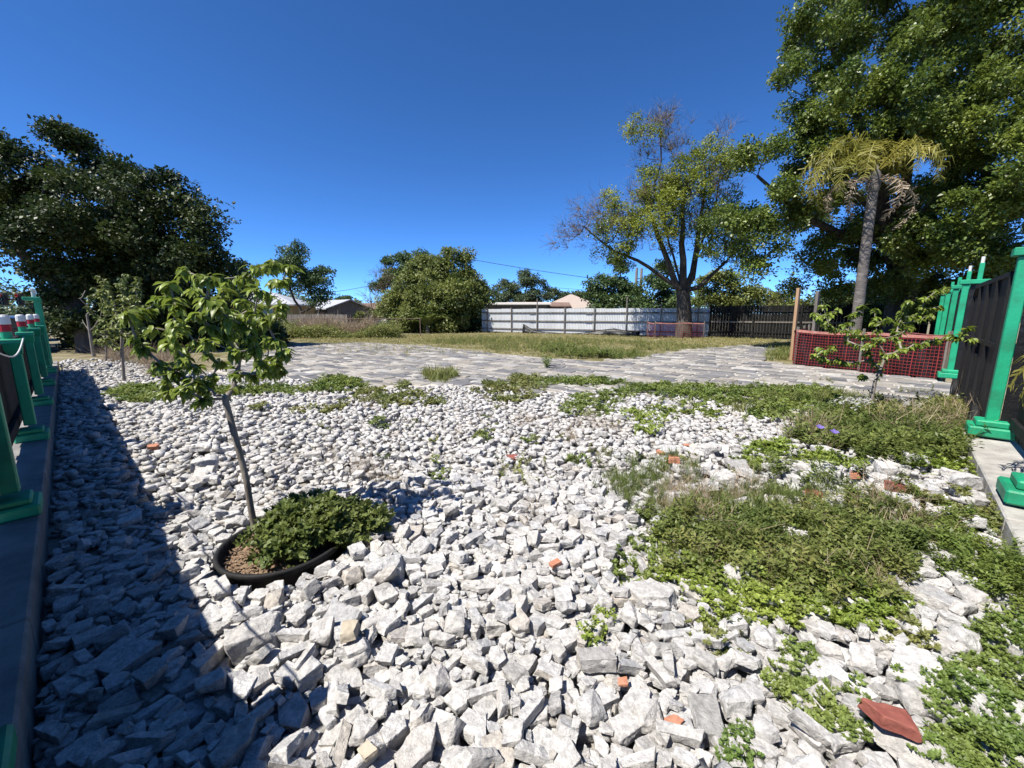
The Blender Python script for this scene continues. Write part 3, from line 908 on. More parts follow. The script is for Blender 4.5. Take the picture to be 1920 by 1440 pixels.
# ------------------------------------------------------------------ red safety net barriers
def net_fence(name, pts, h, label, cell=.075, posts=True, liner=True, post_h=None, sag=.04):
    """pts: ground points of the run; strands are real strips"""
    E = empty(name, (pts[0][0], pts[0][1], ZG)); o0 = Vector((pts[0][0], pts[0][1], ZG))
    net = MB(); top = MB(); lin = MB()
    for a, b in zip(pts[:-1], pts[1:]):
        a, b = Vector((a[0], a[1], 0)), Vector((b[0], b[1], 0))
        L = (b - a).length; d = (b - a) / L; n = Vector((d.y, -d.x, 0))
        def P(x, z):
            bow = .05 * math.sin(x * 2.1) + .03 * math.sin(x * 5.0 + z * 3)
            zz = z * (h - sag * math.sin(PI * ((x / 1.9) % 1.0))) + .03
            return a + d * x + n * bow + Vector((0, 0, zz + .0)) - Vector((o0.x, o0.y, 0))
        nx = max(2, int(L / cell)); nz = max(3, int(h / cell))
        for i in range(nx + 1):
            x = L * i / nx
            for k in range(nz):
                net.bar(P(x, k / nz), P(x, (k + 1) / nz), .004, .008 if i % 6 else .02, up=d)
        for k in range(nz + 1):
            z = k / nz
            wd = .013
            for i in range(nx):
                net.bar(P(L * i / nx, z), P(L * (i + 1) / nx, z), .004, wd)
        m = 24
        vt = [P(L * i / m, zz) + n * .004 for i in range(m + 1) for zz in (.955, 1.02)]
        top.add(vt, [(2 * i, 2 * i + 2, 2 * i + 3, 2 * i + 1) for i in range(m)])
        if liner:
            vl = [P(L * i / m, zz) - n * (.06 + .03 * math.sin(i * 2.3 + zz * 4)) for i in range(m + 1) for zz in (0.0, .45, .92)]
            lin.add(vl, [q for i in range(m) for q in ((3 * i, 3 * i + 3, 3 * i + 4, 3 * i + 1), (3 * i + 1, 3 * i + 4, 3 * i + 5, 3 * i + 2))])
        if posts:
            for x in np.arange(0, L + .01, L / max(1, round(L / 1.9))):
                q = a + d * x - n * .03 - Vector((o0.x, o0.y, 0))
                MB().box((q.x, q.y, h / 2 + .05), (.045, .045, h + .16), bev=.003).build('stake', M['greywood'], E)
    tag(net.build('netting', M['net'], E), kind='stuff')
    top.build('top_band', M['nettop'], E)
    if liner: lin.build('black_liner', M['plastic'], E)
    return tag(E, label, 'safety barrier')
n1, n2 = gnd(1487, 682), gnd(1768, 712)
n3 = gnd(1800, 690)
net_fence('net_barrier', [(n1.x + 2.2, n1.y + 2.6), (n1.x, n1.y), (n2.x, n2.y), (n2.x + .9, n2.y + 2.2)], 1.12, 'red plastic net barrier with black lining in front of the palm')
t1, t2, t3 = gnd(1222, 632), gnd(1312, 632), gnd(1330, 628)
net_fence('net_barrier', [(8.8, 26.6), (8.95, 25.6), (11.9, 25.3)], 1.05, 'red net barrier around the foot of the half bare tree', cell=.13, liner=False)
# raw lumber uprights by the net
for (u, v0, y, m, lab, h) in ((1500, 540, 13.6, 'lumber', 'orange brown raw lumber upright at the corner of the red net', .11), (1536, 546, 14.4, 'greywood', 'shorter grey timber upright behind the red net', .12)):
    q = at(u, v0, y)
    o = MB().box((0, 0, (q.z - ZG) / 2), (h, .09, q.z - ZG), bev=.006).build('timber_upright', M[m])
    o.location = (q.x, q.y, ZG); o.rotation_euler = (0, -.03, .5)
    tag(o, lab, 'timber post')

# ------------------------------------------------------------------ houses beyond the lot
def gable(mb, x0, x1, y0, y1, z0, z1, over=.4):
    ym = (y0 + y1) / 2
    vs = [(x0 - over, y0 - over, z0), (x1 + over, y0 - over, z0), (x1 + over, ym, z1), (x0 - over, ym, z1), (x0 - over, y1 + over, z0), (x1 + over, y1 + over, z0)]
    up = [(x, y, z + .14) for x, y, z in vs]
    mb.add(vs + up, [(6, 7, 8, 9), (9, 8, 11, 10), (0, 3, 2, 1), (3, 4, 5, 2), (0, 1, 7, 6), (4, 10, 11, 5), (0, 6, 9, 3), (3, 9, 10, 4), (1, 2, 8, 7), (2, 5, 11, 8)])
def hip(mb, x0, x1, y0, y1, z0, z1, over=.5):
    ym = (y0 + y1) / 2; r = min((x1 - x0), (y1 - y0)) / 2 * .95
    vs = [(x0 - over, y0 - over, z0), (x1 + over, y0 - over, z0), (x1 + over, y1 + over, z0), (x0 - over, y1 + over, z0), (x0 + r, ym, z1), (x1 - r, ym, z1)]
    dn = [(v[0], v[1], v[2] - .16) for v in vs[:4]]
    mb.add(vs + dn, [(0, 1, 5, 4), (1, 2, 5), (2, 3, 4, 5), (3, 0, 4), (6, 7, 1, 0), (7, 8, 2, 1), (8, 9, 3, 2), (9, 6, 0, 3), (9, 8, 7, 6)])
def house(name, loc, rz, sx, sy, wall_h, ridge, wallm, roofm, rooftype, label, wins, gable_wall=False, ribs=False):
    E = empty(name, loc, rz)
    mb = MB().box((0, 0, wall_h / 2), (sx, sy, wall_h))
    if gable_wall:
        for x in (-sx / 2 + .003, sx / 2 - .003):
            mb.add([(x, -sy / 2, wall_h), (x, sy / 2, wall_h), (x, 0, ridge - .05)], [(0, 1, 2)])
    mb.build('wall', M[wallm], E)
    mb = MB(); (gable if rooftype == 'gable' else hip)(mb, -sx / 2, sx / 2, -sy / 2, sy / 2, wall_h + .003, ridge)
    rf_ = mb.build('roof', M[roofm], E)
    if ribs:
        n = int(sx / .6)
        for k in range(n + 1):
            x = -sx / 2 + sx * k / n
            r = min(sx, sy) / 2 * .95
            t = min(1.0, (x + sx / 2) / r, (sx / 2 - x) / r) if rooftype == 'hip' else 1
            yb, zb = -sy / 2 - .5, wall_h + .02
            ye, ze = yb + t * (sy / 2 + .5), zb + t * (ridge - wall_h)
            if t > .06: MB().bar((x, yb, zb + .02), (x, ye, ze + .02), .05, .06).build('roof_rib', M['silverroof'], rf_)
    for (x, z, w_, h_, kind) in wins:
        y = -sy / 2 - .02
        f = MB().box((x, y, z), (w_ + .16, .06, h_ + .16)).build('door' if kind == 'door' else 'window', M['whitewall' if wallm != 'whitewall' else 'greywall'], E)
        MB().box((x, y - .035, z), (w_, .02, h_)).build('pane', M['glass'], f)
    return tag(E, label, 'house')
h = at(480, 600, 52); house('house', (h.x, 52, ZG), .12, 12.0, 8, 2.75, 4.3, 'yellowwall', 'silverroof', 'hip', 'yellow house with ribbed silver metal hip roof behind the sapling', [(2.6, 1.5, 2.4, 1.3, 'w'), (-2, 1.5, 1.6, 1.3, 'w')], ribs=True)
h = at(628, 600, 62); house('house', (h.x, 62, ZG), -PI / 2 + .85, 9.5, 6.4, 2.2, 3.5, 'greywall', 'silverroof', 'gable', 'grey gabled house with pale roof beyond the scrub', [(1.2, 1.4, .9, 1.3, 'w'), (-2.2, 1.1, .9, 2.0, 'door')], gable_wall=True)
h = at(697, 600, 66); house('house', (h.x, 66, ZG), -.1, 9.0, 7, 2.3, 3.3, 'whitewall', 'brownroof', 'hip', 'white house with low brown roof left of the shrub clump', [(-1.6, 1.4, 1.6, 1.1, 'w'), (2.4, 1.4, 1.4, 1.1, 'w')])
h = at(1070, 580, 54); house('house', (h.x, 54, ZG), -.1, 7.0, 8, 2.3, 4.1, 'whitewall', 'pinkroof', 'hip', 'house with pinkish shingle hip roof behind the white fence', [(-2, 1.5, 1.4, 1.2, 'w'), (2, 1.5, 1.4, 1.2, 'w')])
h = at(970, 580, 46); house('house', (h.x, 47, ZG), -.05, 6.6, 6, 2.55, 2.75, 'greywall', 'whitewall', 'gable', 'low shed with nearly flat white roof behind the white fence', [(-1.4, 1.4, 1.2, 1.0, 'w')])
h = at(1010, 580, 50); house('house', (h.x, 52, ZG), -.05, 7, 6, 2.4, 2.95, 'greywall', 'brownroof', 'gable', 'low house with grey brown roof between white shed and pink roof', [(-1.4, 1.4, 1.2, 1.0, 'w')])
# dark yard fence in front of the houses
YF = empty('yard_fence', (at(500, 600, 44).x, 44, ZG), -.12)
tag(YF, 'dark grey wooden yard fence in front of the grey gabled house', 'fence')
for k in range(56):
    MB().box((k * .165, random.uniform(-.01, .01), .78 + random.uniform(-.03, .03)), (.155, .025, 1.55)).build('board', M['greywood'], YF)
for z in (.4, 1.2): MB().box((4.6, .04, z), (9.2, .04, .09)).build('rail', M['greywood'], YF)
YG = empty('field_fence', (at(520, 632, 27).x, 27.5, ZG), .05)
tag(YG, 'thin wire field fence with rusty top rail along the brown scrub', 'fence')
for k in range(7): MB().lathe([(.03, 0), (.03, 1.35), (0, 1.37)], (k * 1.55, 0, 0), 8).build('post', M['brownroof'], YG)
MB().tube([(0, 0, 1.3), (9.3, 0, 1.3)], .022, 6).build('top_rail', M['brownroof'], YG)

# ------------------------------------------------------------------ utility poles, wires, traffic signal, cars
def pole(u, v_top, y, r, m, label, arm=None):
    q = at(u, v_top, y)
    E = empty('utility_pole', (q.x, y, ZG))
    MB().tube([(0, 0, 0), (0, 0, q.z - ZG)], [r, r * .75], 10).build('shaft', M[m], E)
    if arm: MB().box((0, 0, q.z - ZG - arm), (2.4, .1, .12)).build('cross_arm', M[m], E)
    else: MB().lathe([(r * .8, 0), (r * .8, .18), (r * .3, .24), (0, .25)], (0, 0, q.z - ZG), 10).build('pole_cap', M['steel'], E)
    return tag(E, label, 'utility pole')
pole(1194, 504, 70, .28, 'greywood', 'left one of two close dark utility poles behind the half bare tree')
pole(1203, 505, 72, .28, 'greywood', 'right one of two close dark utility poles behind the half bare tree')
pole(607, 568, 120, .25, 'greywood', 'distant left utility pole above the silver roofs', arm=.6)
pole(614, 570, 125, .25, 'greywood', 'distant right utility pole above the silver roofs', arm=.6)
pole(36, 571, 95, .25, 'greywood', 'far utility pole beside the road at the photo left edge', arm=.7)
def wire(pts, r, label):
    return tag(MB().tube(pts, r, 5).build('power_line', M['wire']), label, 'power line')
def sagline(a, b, sag, n=16):
    return [a.lerp(b, i / n) - Vector((0, 0, sag * 4 * (i / n) * (1 - i / n))) for i in range(n + 1)]
wire(sagline(at(850, 480, 60), at(1500, 555, 60), .9), .035, 'upper power line crossing the sky behind the half bare tree')
wire(sagline(at(560, 552, 80), at(780, 512, 75), .8), .04, 'thin power line between the dark tree and the grey bush')
wire(sagline(at(1000, 535, 75), at(1240, 546, 75), .4), .03, 'lower power line just above the far trees')
for k, (va, vb, u2) in enumerate(((500, 590, 120), (528, 588, 120), (540, 592, 130))):
    wire(sagline(at(-60, va - 20, 26), at(u2, vb, 60), .4), .03, ['topmost', 'middle', 'lowest'][k] + ' of three power lines over the road at left')
q0, q1 = at(-60, 561, 34), at(62, 561, 34)
TS = empty('traffic_signal', (q1.x, 34, ZG))
tag(TS, 'dark traffic signal mast arm with two heads over the road', 'traffic signal')
MB().tube([(0, 0, 0), (0, 0, q1.z - ZG + .3)], [.15, .11], 10).build('pole', M['carpole'], TS)
MB().tube([(0, 0, q1.z - ZG), (q0.x - q1.x, 0, q1.z - ZG)], [.09, .07], 8).build('mast_arm', M['carpole'], TS)
for u in (10, 41):
    x = at(u, 561, 34).x - q1.x
    hd = MB().box((x, -.1, q1.z - ZG), (.42, .3, 1.0), bev=.03).build('signal_head', M['carpole'], TS)
    for k in range(3):
        o = MB().lathe([(0, 0), (.11, .0), (.13, .08)], (0, 0, 0), 12).build('lens', M['lamp'] if k == 0 else M['glass'], hd)
        o.location = (x, -.27, q1.z - ZG + .3 - .3 * k); o.rotation_euler = (PI / 2, 0, 0)
def car(loc, rz, paint, label, H=1.45, Lc=4.5):
    E = empty('parked_car', loc, rz); W = 1.8
    prof = [(-.5, .32), (-.5, .60), (-.47, .66), (-.40, .66), (-.30, .96), (-.18, 1.0), (.10, 1.0), (.24, .68), (.44, .60), (.495, .52), (.5, .32)]
    prof = [(x * Lc, z * H) for x, z in prof]
    mb = MB(); n = len(prof); vs = []
    for y, k in ((-W / 2, 1), (W / 2, 1)):
        for x, z in prof: vs.append((x, y * (1.0 if z < H * .7 else .80), z))
    mb.add(vs, [tuple(range(n)), tuple(range(n, 2 * n))[::-1]] + [(i, i + n, (i + 1) % n + n, (i + 1) % n) for i in range(n)])
    body = mb.build('body', M[paint], E)
    for sgn in (-1, 1):
        mb = MB()
        a = [(-.37, .69), (-.29, .93), (-.18, .965), (.095, .965), (.205, .71)]
        mb.add([(x * Lc, sgn * (W / 2 * (1 - .2 * max(0, (z - .68) / .3)) + .006), z * H) for x, z in a], [tuple(range(5))])
        mb.build('side_window', M['glass'], E)
        for x in (-.31, .31):
            t = MB().lathe([(.19, -.1), (.30, -.11), (.33, -.07), (.33, .07), (.30, .11), (.19, .1)], (0, 0, 0), 18).build('tyre', M['rubber'], E)
            t.location = (x * Lc, sgn * (W / 2 - .08), .33); t.rotation_euler = (PI / 2, 0, 0)
            MB().lathe([(0, -.09), (.19, -.09), (.19, .09), (0, .09)], (0, 0, 0), 14).build('rim', M['steel'], t)
        MB().box((.485 * Lc, sgn * .62, .52 * H), (.12, .34, .12), bev=.02).build('headlight', M['white'], E)
        MB().box((-.49 * Lc, sgn * .66, .56 * H), (.1, .28, .14), bev=.02).build('tail_light', M['lamp'], E)
    for xa, za, xb, zb, nm in ((.108, .985, .232, .70, 'windscreen'), (-.305, .95, -.393, .68, 'rear_window')):
        MB().add([(xa * Lc + .012 * (1 if nm == 'windscreen' else -1), s * W * .36, za * H) for s in (-1, 1)] + [(xb * Lc + .012 * (1 if nm == 'windscreen' else -1), s * W * .43, zb * H) for s in (1, -1)], [(0, 1, 2, 3)]).build(nm, M['glass'], E)
    MB().box((-.502 * Lc, 0, .5 * H), (.012, .5, .12)).build('number_plate', M['white'], E)
    return tag(E, label, 'car')
q = at(-8, 610, 17.5); car((q.x, q.y, ZG + .02), RZL + .05, 'carblack', 'black car on the road nearest the low fence', 1.5)
q = at(33, 606, 25); car((q.x, q.y, ZG + .02), RZL, 'carsilver', 'silver car on the road behind the black car', 1.5)
q = at(60, 602, 38); car((q.x, q.y, ZG + .02), RZL, 'carblack', 'small distant dark car on the road behind the silver car', 1.5)
print('setting done')

# ------------------------------------------------------------------ foliage building blocks
def rand_rots(dirs, rng):
    """rotation matrices whose z axis follows dirs, random spin"""
    d = dirs / np.maximum(np.linalg.norm(dirs, axis=1, keepdims=True), 1e-6)
    r = rng.normal(size=d.shape)
    x = r - d * (r * d).sum(1, keepdims=True)
    x /= np.maximum(np.linalg.norm(x, axis=1, keepdims=True), 1e-6)
    y = np.cross(d, x)
    return np.stack([x, y, d], axis=2)
def scatter(protos, P, R, Sc, rng):
    P = np.asarray(P, float); out_v, out_f, b = [], [], 0
    which = rng.integers(0, len(protos), len(P))
    for k, (V, F) in enumerate(protos):
        m = which == k
        if not m.any(): continue
        Vw = np.einsum('mij,nj->mni', R[m] * Sc[m][:, None, None], V) + P[m][:, None, :]
        n = len(V); c = m.sum()
        Fw = F[None] + (np.arange(c) * n)[:, None, None] + b
        out_v.append(Vw.reshape(-1, 3)); out_f.append(Fw.reshape(-1, F.shape[1])); b += c * n
    return np.concatenate(out_v), np.concatenate(out_f)
def leafquad(base, d, l, w, up, fold=.25):
    d = d / np.linalg.norm(d); s = np.cross(d, up)
    if np.linalg.norm(s) < 1e-3: s = np.cross(d, [1, 0, 0])
    s /= np.linalg.norm(s); n = np.cross(s, d)
    return [base, base + d * l * .45 + s * w + n * fold * w, base + d * l, base + d * l * .45 - s * w + n * fold * w]
def spray(rng, n=12, leaf=.42, wid=.13, spread=1.0, flat=.5):
    V, F = [], []
    for i in range(n):
        a = rng.uniform(0, 2 * PI); r = spread * math.sqrt(rng.uniform(.02, 1)) * .62; z = rng.uniform(-.2, .55) * flat
        base = np.array([math.cos(a) * r, math.sin(a) * r, z])
        d = np.array([math.cos(a + rng.normal(0, .7)), math.sin(a + rng.normal(0, .7)), rng.normal(.05, .5)])
        q = leafquad(base, d, leaf * rng.uniform(.7, 1.2), wid * rng.uniform(.8, 1.2), np.array([rng.normal(0, .35), rng.normal(0, .35), 1.0]))
        b = len(V); V += q; F.append((b, b + 1, b + 2, b + 3))
    return np.array(V), np.array(F)
RL = np.random.default_rng(4)
SPRAY = [spray(RL) for _ in range(6)]
SPRAY_FINE = [spray(RL, 16, .26, .075) for _ in range(6)]
SPRAY_LONG = [spray(RL, 12, .5, .08, flat=.9) for _ in range(5)]
def twigspray(rng, n=9):
    V, F = [], []
    for i in range(n):
        p = np.zeros(3); d = np.array([rng.normal(0, .6), rng.normal(0, .6), 1.0]); d /= np.linalg.norm(d)
        for s in range(3):
            l = rng.uniform(.25, .45); w = .010 * (1 - .25 * s)
            q = p + d * l; sd = np.cross(d, rng.normal(size=3)); sd /= np.linalg.norm(sd)
            b = len(V); V += [p - sd * w, p + sd * w, q + sd * w * .7, q - sd * w * .7]; F.append((b, b + 1, b + 2, b + 3))
            p = q; d = d + rng.normal(0, .45, 3); d /= np.linalg.norm(d)
    return np.array(V), np.array(F)
TWIG = [twigspray(RL) for _ in range(5)]

def skeleton(trunk, targets, rng, rtip, pw=.46, seg=.7, wob=.08, bias=.35, limbs=None):
    """trunk: list of points; each target is tied to the nearest suitable node by a bowed branch"""
    pos = [np.array(p, float) for p in trunk]; par = [-1] + list(range(len(trunk) - 1))
    dep = [0.0]
    for i in range(1, len(pos)): dep.append(dep[-1] + np.linalg.norm(pos[i] - pos[i - 1]))
    fork = pos[-1]; nt = len(trunk)
    first = max(1, nt - 3)
    fixed = {}
    for lp, ra, rb in (limbs or []):
        A = np.array(pos[1:nt]) - np.array([0, 0, .5]); last = int(np.argmin(np.linalg.norm(A - lp[0], axis=1))) + 1
        full = [pos[last]] + list(lp); m = 0
        tot = sum(max(1, int(np.linalg.norm(q - p) / seg)) for p, q in zip(full[:-1], full[1:]))
        for p, q in zip(full[:-1], full[1:]):
            n = max(1, int(np.linalg.norm(q - p) / seg))
            for i in range(1, n + 1):
                pos.append(p + (q - p) * i / n + (rng.normal(0, .05 * seg, 3) if i < n else 0)); par.append(last)
                dep.append(dep[last] * .6 + np.linalg.norm(pos[-1] - pos[last])); last = len(pos) - 1
                m += 1; fixed[last] = ra + (rb - ra) * m / tot
    order = np.argsort([np.linalg.norm(t - fork) for t in targets])
    tips = []
    for k in order:
        t = targets[k]
        A = np.array(pos[first:]); dd = np.linalg.norm(A - t, axis=1)
        cost = dd + bias * np.array(dep[first:]) + np.maximum(0, A[:, 2] - t[2]) * .5
        j = int(np.argmin(cost)) + first
        p0 = pos[j]; L = np.linalg.norm(t - p0); n = max(2, int(L / seg))
        last = j
        bow = np.array([0, 0, -.10 * L]) + rng.normal(0, wob * L, 3) * .6
        for i in range(1, n + 1):
            s = i / n
            q = p0 + (t - p0) * s + bow * 4 * s * (1 - s) + (rng.normal(0, wob * L / n, 3) if i < n else 0)
            pos.append(q); par.append(last); dep.append(dep[last] + np.linalg.norm(q - pos[last])); last = len(pos) - 1
        tips.append(last)
    cnt = np.zeros(len(pos))
    for t in tips: cnt[t] += 1
    for i in range(len(pos) - 1, 0, -1): cnt[par[i]] += cnt[i]
    rad = rtip * np.maximum(cnt, 1) ** pw
    for i, r in fixed.items(): rad[i] = max(rad[i], r)
    return np.array(pos), par, rad, tips
def limb_mesh(pos, par, rad, n=6, flare=None):
    V, F = [], []
    ang = np.arange(n) * 2 * PI / n
    ch = {}
    for i in range(1, len(pos)): ch.setdefault(par[i], []).append(i)
    ring = {}
    for i in range(1, len(pos)):
        p = par[i]
        d = pos[i] - pos[p]; l = np.linalg.norm(d)
        if l < 1e-5: continue
        d /= l
        x = np.cross(d, [.31, .57, .76]); x /= np.linalg.norm(x); y = np.cross(d, x)
        ra = min(rad[p], rad[i] * 1.25); rb = rad[i]
        b = len(V)
        for c, r in ((pos[p] - d * ra * .3, ra), (pos[i], rb)):
            V += [c + (x * math.cos(a) + y * math.sin(a)) * r for a in ang]
        F += [(b + k, b + (k + 1) % n, b + n + (k + 1) % n, b + n + k) for k in range(n)]
    return np.array(V), np.array(F)
def blob_targets(blobs, rng, dens, ysp):
    T, W = [], []
    for bl in blobs:
        u, v, r, y = bl[:4]; wgt = bl[4] if len(bl) > 4 else 1.0
        c = np.array(at(u, v, y)); R = r * mpp(y)
        n = max(2, int(dens * wgt * R * R * 4))
        for i in range(n):
            d = rng.normal(size=3); d /= np.linalg.norm(d)
            q = d * R * rng.uniform(.25, 1) ** .5
            q[1] *= ysp
            T.append(c + q)
    return T
def make_tree(name, label, base, trunk_px, blobs, seed, leaf='leaf_oak', bark='bark', dens=1.0, ysp=1.0, rtip=.02, pw=.46, per=26, clump=.55, leaf_s=.42,
              protos=SPRAY, bare=None, bare_mat='twig', up=.7, cat='tree', group=None, second=None, trunk_y=None, bias=.35, sub=0, flatz=.55, trunk_r=0.0, limbs=None):
    """trunk_px: pixel points of the trunk centre line from the ground up (distance = base.y)"""
    rng = np.random.default_rng(seed)
    E = empty(name, (base[0], base[1], ZG))
    o = np.array([base[0], base[1], ZG])
    trunk = [np.array([base[0], base[1], ZG - .05])] + [np.array(at(u, v, base[1])) for u, v in trunk_px]
    T = blob_targets(blobs, rng, dens, ysp)
    TB = blob_targets(bare, rng, dens * 1.2, .8) if bare else []
    T2 = blob_targets(second[0], rng, dens, ysp) if second else []
    allT = T + TB + T2
    lm = [([np.array(at(u, v, y)) for u, v, y in pl], ra, rb) for pl, ra, rb in (limbs or [])]
    pos, par, rad, tips = skeleton(trunk, allT, rng, rtip, pw, bias=bias, limbs=lm)
    if trunk_r:
        k = len(trunk); rad[:k] = np.maximum(rad[:k], np.linspace(trunk_r, trunk_r * .8, k))
    rad[0] *= 1.3
    V, F = limb_mesh(pos - o, par, rad, 7)
    link('trunk', np_mesh('trunk', V, F, True), M[bark], E)
    def crown(T, m, nm):
        T = np.array(T)
        n = len(T) * per
        C = np.repeat(T, per, axis=0)
        g = rng.normal(size=(n, 3)); g /= np.linalg.norm(g, axis=1, keepdims=True)
        g *= (rng.uniform(0, 1, (n, 1)) ** .45)
        P = C + g * np.array([clump, clump, clump * flatz]) * rng.uniform(.6, 1.25, (len(T), 1)).repeat(per, 0)
        dirs = g * (1 - up) + np.array([0, 0, up]) + rng.normal(0, .35, (n, 3))
        V, F = scatter(protos, P - o, rand_rots(dirs, rng), leaf_s * rng.uniform(.7, 1.3, n), rng)
        link(nm, np_mesh(nm, V, F), M[m], E)
    if T: crown(T, leaf, 'crown')
    if T2: crown(T2, second[1], 'crown')
    if TB:
        TB = np.array(TB); n = len(TB) * 7
        P = np.repeat(TB, 7, axis=0) + rng.normal(0, clump * .5, (n, 3))
        out = P - np.array(trunk[-1]); out /= np.linalg.norm(out, axis=1, keepdims=True)
        V, F = scatter(TWIG, P - o, rand_rots(out + rng.normal(0, .5, (n, 3)), rng), rng.uniform(.5, 1.0, n) * clump * 1.4, rng)
        link('bare_twigs', np_mesh('bare_twigs', V, F), M[bare_mat], E)
    return tag(E, label, cat, group)

# ------------------------------------------------------------------ big trees
bx = at(165, 640, 17.6)
make_tree('shade_tree', 'broad dark green shade tree beyond the end of the low fence', (bx.x, 17.6), [(160, 610), (140, 570), (110, 530)],
          [(60, 400, 85, 18), (165, 330, 60, 19), (165, 282, 34, 19), (120, 262, 14, 18.5), (235, 345, 48, 19), (255, 390, 70, 18), (320, 400, 40, 18.5), (335, 440, 60, 18), (390, 480, 40, 18), (408, 500, 24, 18), (325, 345, 14, 18.5), (375, 405, 18, 18), (140, 465, 75, 17), (230, 470, 85, 17.5),
           (10, 330, 50, 18), (15, 283, 20, 18), (-80, 360, 95, 19), (-180, 370, 105, 19), (330, 530, 70, 18.5), (400, 540, 36, 18.5), (190, 560, 70, 18.5), (270, 590, 60, 20), (165, 620, 38, 20.5, .8), (340, 600, 50, 20.5), (75, 450, 45, 16.5), (30, 430, 32, 16.5), (88, 515, 14, 17.5), (95, 550, 10, 18.5),
           (210, 630, 40, 21), (260, 640, 40, 21), (330, 640, 40, 21.5), (300, 560, 60, 19), (370, 570, 40, 19.5), (110, 600, 26, 20, .7), (230, 520, 60, 18.5), (400, 610, 36, 22), (140, 650, 26, 20.5)],
          101, 'leaf_dark', 'bark', dens=1.15, ysp=1.4, trunk_r=.42, rtip=.02, pw=.42, per=70, clump=.85, leaf_s=.33, flatz=.7, up=.75, bias=.25)
bx = at(1690, 590, 20.8)
make_tree('oak_tree', 'huge leafy oak towering over the right fence corner', (bx.x, 20.8), [(1692, 540), (1690, 500), (1672, 450)],
          [(1545, 55, 50, 18), (1490, 45, 18, 18), (1620, 40, 60, 18), (1700, 20, 50, 19), (1800, 20, 60, 19), (1890, 60, 75, 17), (1520, 135, 45, 17.5), (1630, 110, 60, 17), (1580, 190, 55, 17), (1690, 175, 65, 16.5), (1820, 90, 50, 17), (1505, 225, 40, 18), (1545, 270, 45, 17.5),
           (1480, 300, 40, 18), (1420, 285, 28, 18), (1395, 300, 16, 18), (1640, 275, 65, 17), (1740, 290, 60, 16.5), (1850, 215, 75, 16), (1920, 300, 90, 15.5), (1440, 370, 45, 17.5), (1400, 425, 36, 17.5), (1372, 405, 20, 17.5), (1425, 470, 32, 17.5), (1415, 500, 16, 17.5), (1530, 350, 60, 18), (1480, 420, 40, 19),
           (1790, 380, 80, 15.5), (1880, 420, 70, 15), (1740, 450, 60, 16.5), (1790, 480, 55, 16), (1860, 495, 40, 16), (1560, 450, 36, 20), (1530, 510, 36, 20), (1580, 530, 36, 20.5), (1490, 540, 18, 21), (1660, 490, 45, 21), (1740, 530, 60, 19), (1820, 540, 50, 18), (1930, 500, 60, 15),
           (1620, 395, 55, 21.5), (1690, 390, 55, 21.5), (1600, 465, 45, 22), (1650, 445, 50, 22), (1570, 400, 40, 21.5), (1700, 250, 60, 19), (1600, 320, 50, 20), (1850, 330, 60, 17), (1800, 250, 50, 17.5), (2000, 200, 120, 16), (2010, 400, 120, 15.5), (1760, -60, 110, 17.5), (1900, -50, 110, 17), (1620, -50, 60, 18), (1690, 560, 60, 22)],
          102, 'leaf_oak', 'bark', dens=1.25, ysp=1.3, trunk_r=.6,
          limbs=[([(1660, 420, 20), (1640, 320, 19), (1600, 200, 18), (1560, 90, 18)], .38, .08), ([(1740, 400, 19), (1790, 310, 18), (1830, 180, 17.5), (1845, 30, 17.5)], .38, .10), ([(1700, 330, 19), (1720, 180, 18), (1740, 60, 18)], .26, .08), ([(1580, 440, 20), (1500, 400, 18.5), (1420, 330, 18)], .26, .06), ([(1830, 430, 17.5), (1900, 330, 16)], .28, .08), ([(1560, 300, 18.5), (1500, 240, 18)], .14, .05)],
          rtip=.012, pw=.42, per=66, clump=.66, leaf_s=.28, flatz=.8, up=.65, bias=.3)
bx = at(1283, 620, 26.2)
